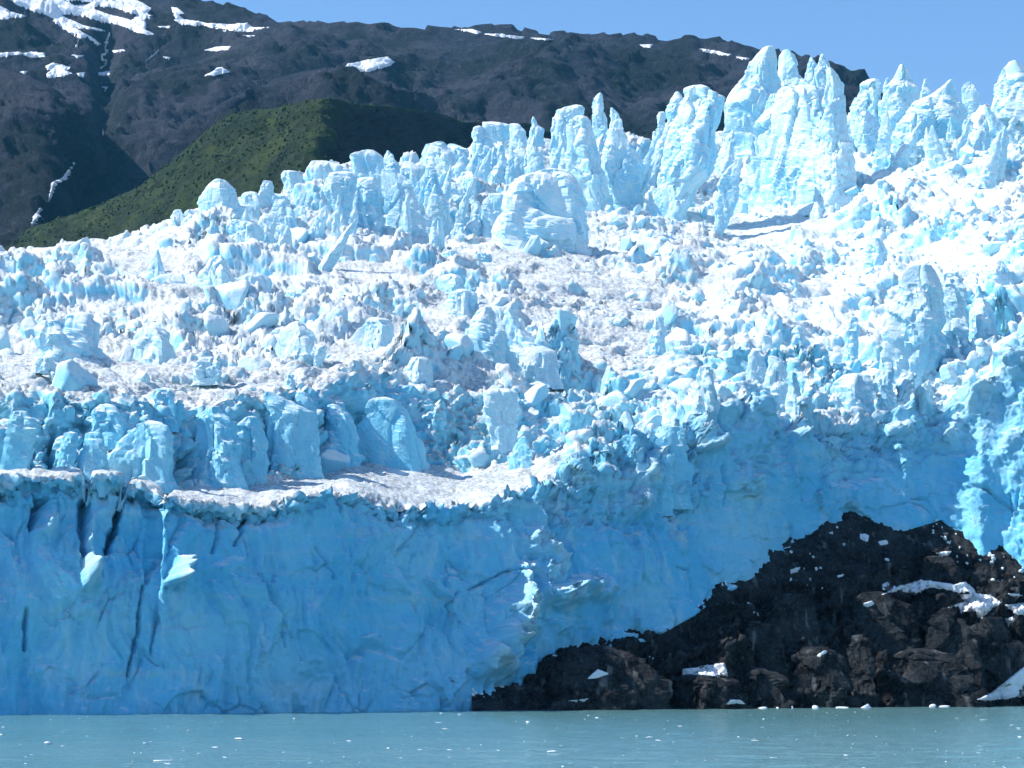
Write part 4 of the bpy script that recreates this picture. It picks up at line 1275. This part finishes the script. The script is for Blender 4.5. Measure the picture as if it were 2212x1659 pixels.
# snow and fallen ice on the rock
def tree_of_objs(obs):
    V, Fc, off = [], [], 0
    for o in obs:
        l = Vector(o.location)
        V += [v.co + l for v in o.data.vertices]
        Fc += [[i + off for i in p.vertices] for p in o.data.polygons]
        off += len(o.data.vertices)
    return BVHTree.FromPolygons(V, Fc)
RT = tree_of_objs([crag_ob] + ROCKS)
RSNOW = [
 (Z9((1280,540),(1400,480),(1550,440),(1680,455),(1760,470),(1830,450),(1890,500),(1900,525),(2000,540),(2070,590),(2010,620),(1940,690),(1910,680),(1900,640),(1800,650),(1790,610),(1720,615),(1830,580),(1780,520),(1700,500),(1600,490),(1500,535),(1400,505)), "long arched band of fallen ice across the upper rock outcrop"),
 (Z9((1910,1215),(2000,1170),(2100,1090),(2212,1000),(2300,930),(2300,1180),(2150,1200),(2000,1222)), "white snow ramp at the lower right corner by the lake"),
 (Z9((0,1020),(60,1010),(180,990),(275,975),(295,1060),(200,1060),(60,1050),(0,1055)), "flat snow slab on the low rock near the middle of the shore"),
 (Z9((2085,600),(2212,590),(2300,600),(2300,670),(2170,665)), "snow patch at the right picture edge on the rock"),
 (Z9((1170,592),(1230,578),(1240,595),(1200,617),(1175,610)), "small snow clump left of the arched ice band"),
 (Z9((2090,690),(2140,678),(2155,700),(2110,738)), "small snow clump below the right end of the arched ice band"),
 (Z9((1645,265),(1745,252),(1725,282),(1680,284)), "small snow clump near the top of the rock under the ice"),
 (Z9((700,372),(762,358),(745,388),(700,402)), "bluish ice scrap in the shade of the cliff on the upper rock"),
 (Z8((1595,1078),(1660,1018),(1735,1050),(1640,1080)), "snow clump on top of the leftmost rock buttress"),
 (Z8((1470,1222),(1535,1213),(1525,1230)), "left one of two snow scraps low on the leftmost rock buttress"),
 (Z8((1538,1217),(1605,1206),(1572,1230)), "right one of two snow scraps low on the leftmost rock buttress"),
 (Z9((285,1250),(310,1215),(370,1215),(410,1245),(350,1240)), "snow cap on the small boulder at the waterline"),
 (Z9((1290,470),(1330,452),(1350,470),(1300,490)), "snow knob above the left end of the arched ice band"),
 (Z9((1150,140),(1210,150),(1200,190),(1150,175)), "shaded ice scrap high on the dark rock"),
 (Z9((1265,190),(1330,185),(1335,210),(1280,215)), "shaded ice scrap right of another high on the dark rock"),
 (Z9((1000,412),(1048,402),(1040,418),(1010,424)), "thin snow rim on the rock left of the arched ice band"),
 (Z9((2100,528),(2180,530),(2212,545),(2150,548)), "thin snow strip above the right edge snow patch"),
 (Z9((865,930),(930,893),(940,905),(890,940)), "small snow scrap on top of the central rounded buttress"),
]
for poly, lab in RSNOW:
    o = patch(RT, [poly], 1.5, 0.55, "snow_patch", M_SNOW, 1.6, 0.05)
    if o: tag(o, lab, "snow patch", "snow and fallen ice on the rock")
# scattered scraps of ice on the rock
rt_idx = []
rvf = rv[:-1].reshape(-1, 3)
rtN = grid_normals(rv[:-1]).reshape(-1, 3)
pr2 = (np.broadcast_to(v01, rd.shape).ravel() > 0.45) * sstep(0.2, .6, np.abs(rtN[:, 2])) * np.clip(pn(r0 / 6, 120), 0, 1)
pr2 /= pr2.sum()
si = rnd.choice(len(rvf), 260, p=pr2)
tag(scatter(si, rvf, rnd.uniform(.12, .4, len(si)), small_shapes, sf, rnd, "ice_scraps", M_CHIP, None), "scattered crumbs of fallen ice on the upper rock outcrop", "ice crumbs", kind='stuff')

# ------------------------------------------------------------------ floating ice at the shore
CH = [(520, 60, "broad low floe"), (615, 20, "tiny floe"), (715, 30, "small floe"), (857, 40, "flat floe"), (1035, 60, "long white floe"), (1190, 50, "peaked floe"), (1625, 40, "rounded floe"), (1700, 65, "longest floe"), (1820, 20, "speck of ice")]
WHERE = ["floating off the boulder with the snow cap", "right of the broad low floe", "drifting off the smallest round buttress", "off the central rounded buttress", "left of the peaked floe", "standing taller than the others at the shore", "left of the longest floe", "off the right-hand rounded buttress", "drifting farthest right near the snow ramp"]
for k, ((zx, w, nm), wh) in enumerate(zip(CH, WHERE)):
    px = 1474 + zx * .3336
    pyw = 1545 - 20 * px / 2212 + 1.2
    d = CAM_H / (KX * (pyw - HOR))
    v = block_shape(ico(2)[0], 900 + k, 7)
    L = w * .3336 * d * KX / 2
    v = v * [L, L * .6, 0.32 if nm != "peaked floe" else 0.8]
    bx = P(px, pyw, d); bx[2] = 0.05
    me = mesh_from("ice_floe", v, tris=ico(2)[1], smooth=False)
    tag(obj("ice_floe", me, M_CHIP, None, bx), "%s %s" % (nm, wh), "ice floe", "floating ice along the rock shore")

# white chips standing for sun sparkles and small whitecaps on the ripples
fl = []
for k in range(300):
    Yf = 1 / rnd.uniform(1 / 330.0, 1 / 132.0)
    fl.append((rnd.uniform(-1.05, 1.05) * TAN * Yf, Yf, 0.10))
fl = np.array(fl)
flat = [v * [2.6, .6, .3] for v in [block_shape(iv, 950 + k, 5) for k in range(6)]]
tag(scatter(np.arange(len(fl)), fl, rnd.gamma(1.2, .045, len(fl)) + .02, flat, if_, rnd, "glint_foam_flecks", M_CHIP, None, sinkf=0.0), "small white flecks scattered over the rippled lake", "foam", kind='stuff')

# ------------------------------------------------------------------ thin summer haze
HX, HY0, HY1, HZ0, HZ1 = 5500, -3500, 9500, -12, 1750
hv = [(x, y, z) for x in (-HX, HX) for y in (HY0, HY1) for z in (HZ0, HZ1)]
hf = [(0, 1, 3, 2), (4, 6, 7, 5), (0, 4, 5, 1), (2, 3, 7, 6), (0, 2, 6, 4), (1, 5, 7, 3)]
hm_ = bpy.data.meshes.new("haze"); hm_.from_pydata(hv, [], hf)
hmat = bpy.data.materials.new("thin_haze"); hmat.use_nodes = True
hn = hmat.node_tree.nodes; hn.clear()
pv = hn.new("ShaderNodeVolumePrincipled"); pv.inputs["Color"].default_value = (0.15, 0.62, 1.0, 1)
pv.inputs["Density"].default_value = 1.9e-5
mo = hn.new("ShaderNodeOutputMaterial"); hmat.node_tree.links.new(pv.outputs[0], mo.inputs["Volume"])
tag(obj("haze", hm_, hmat), "thin pale blue summer haze over the far mountain slopes", "haze", kind='stuff')

for o in bpy.data.objects:
    if '_base' in o: del o['_base']
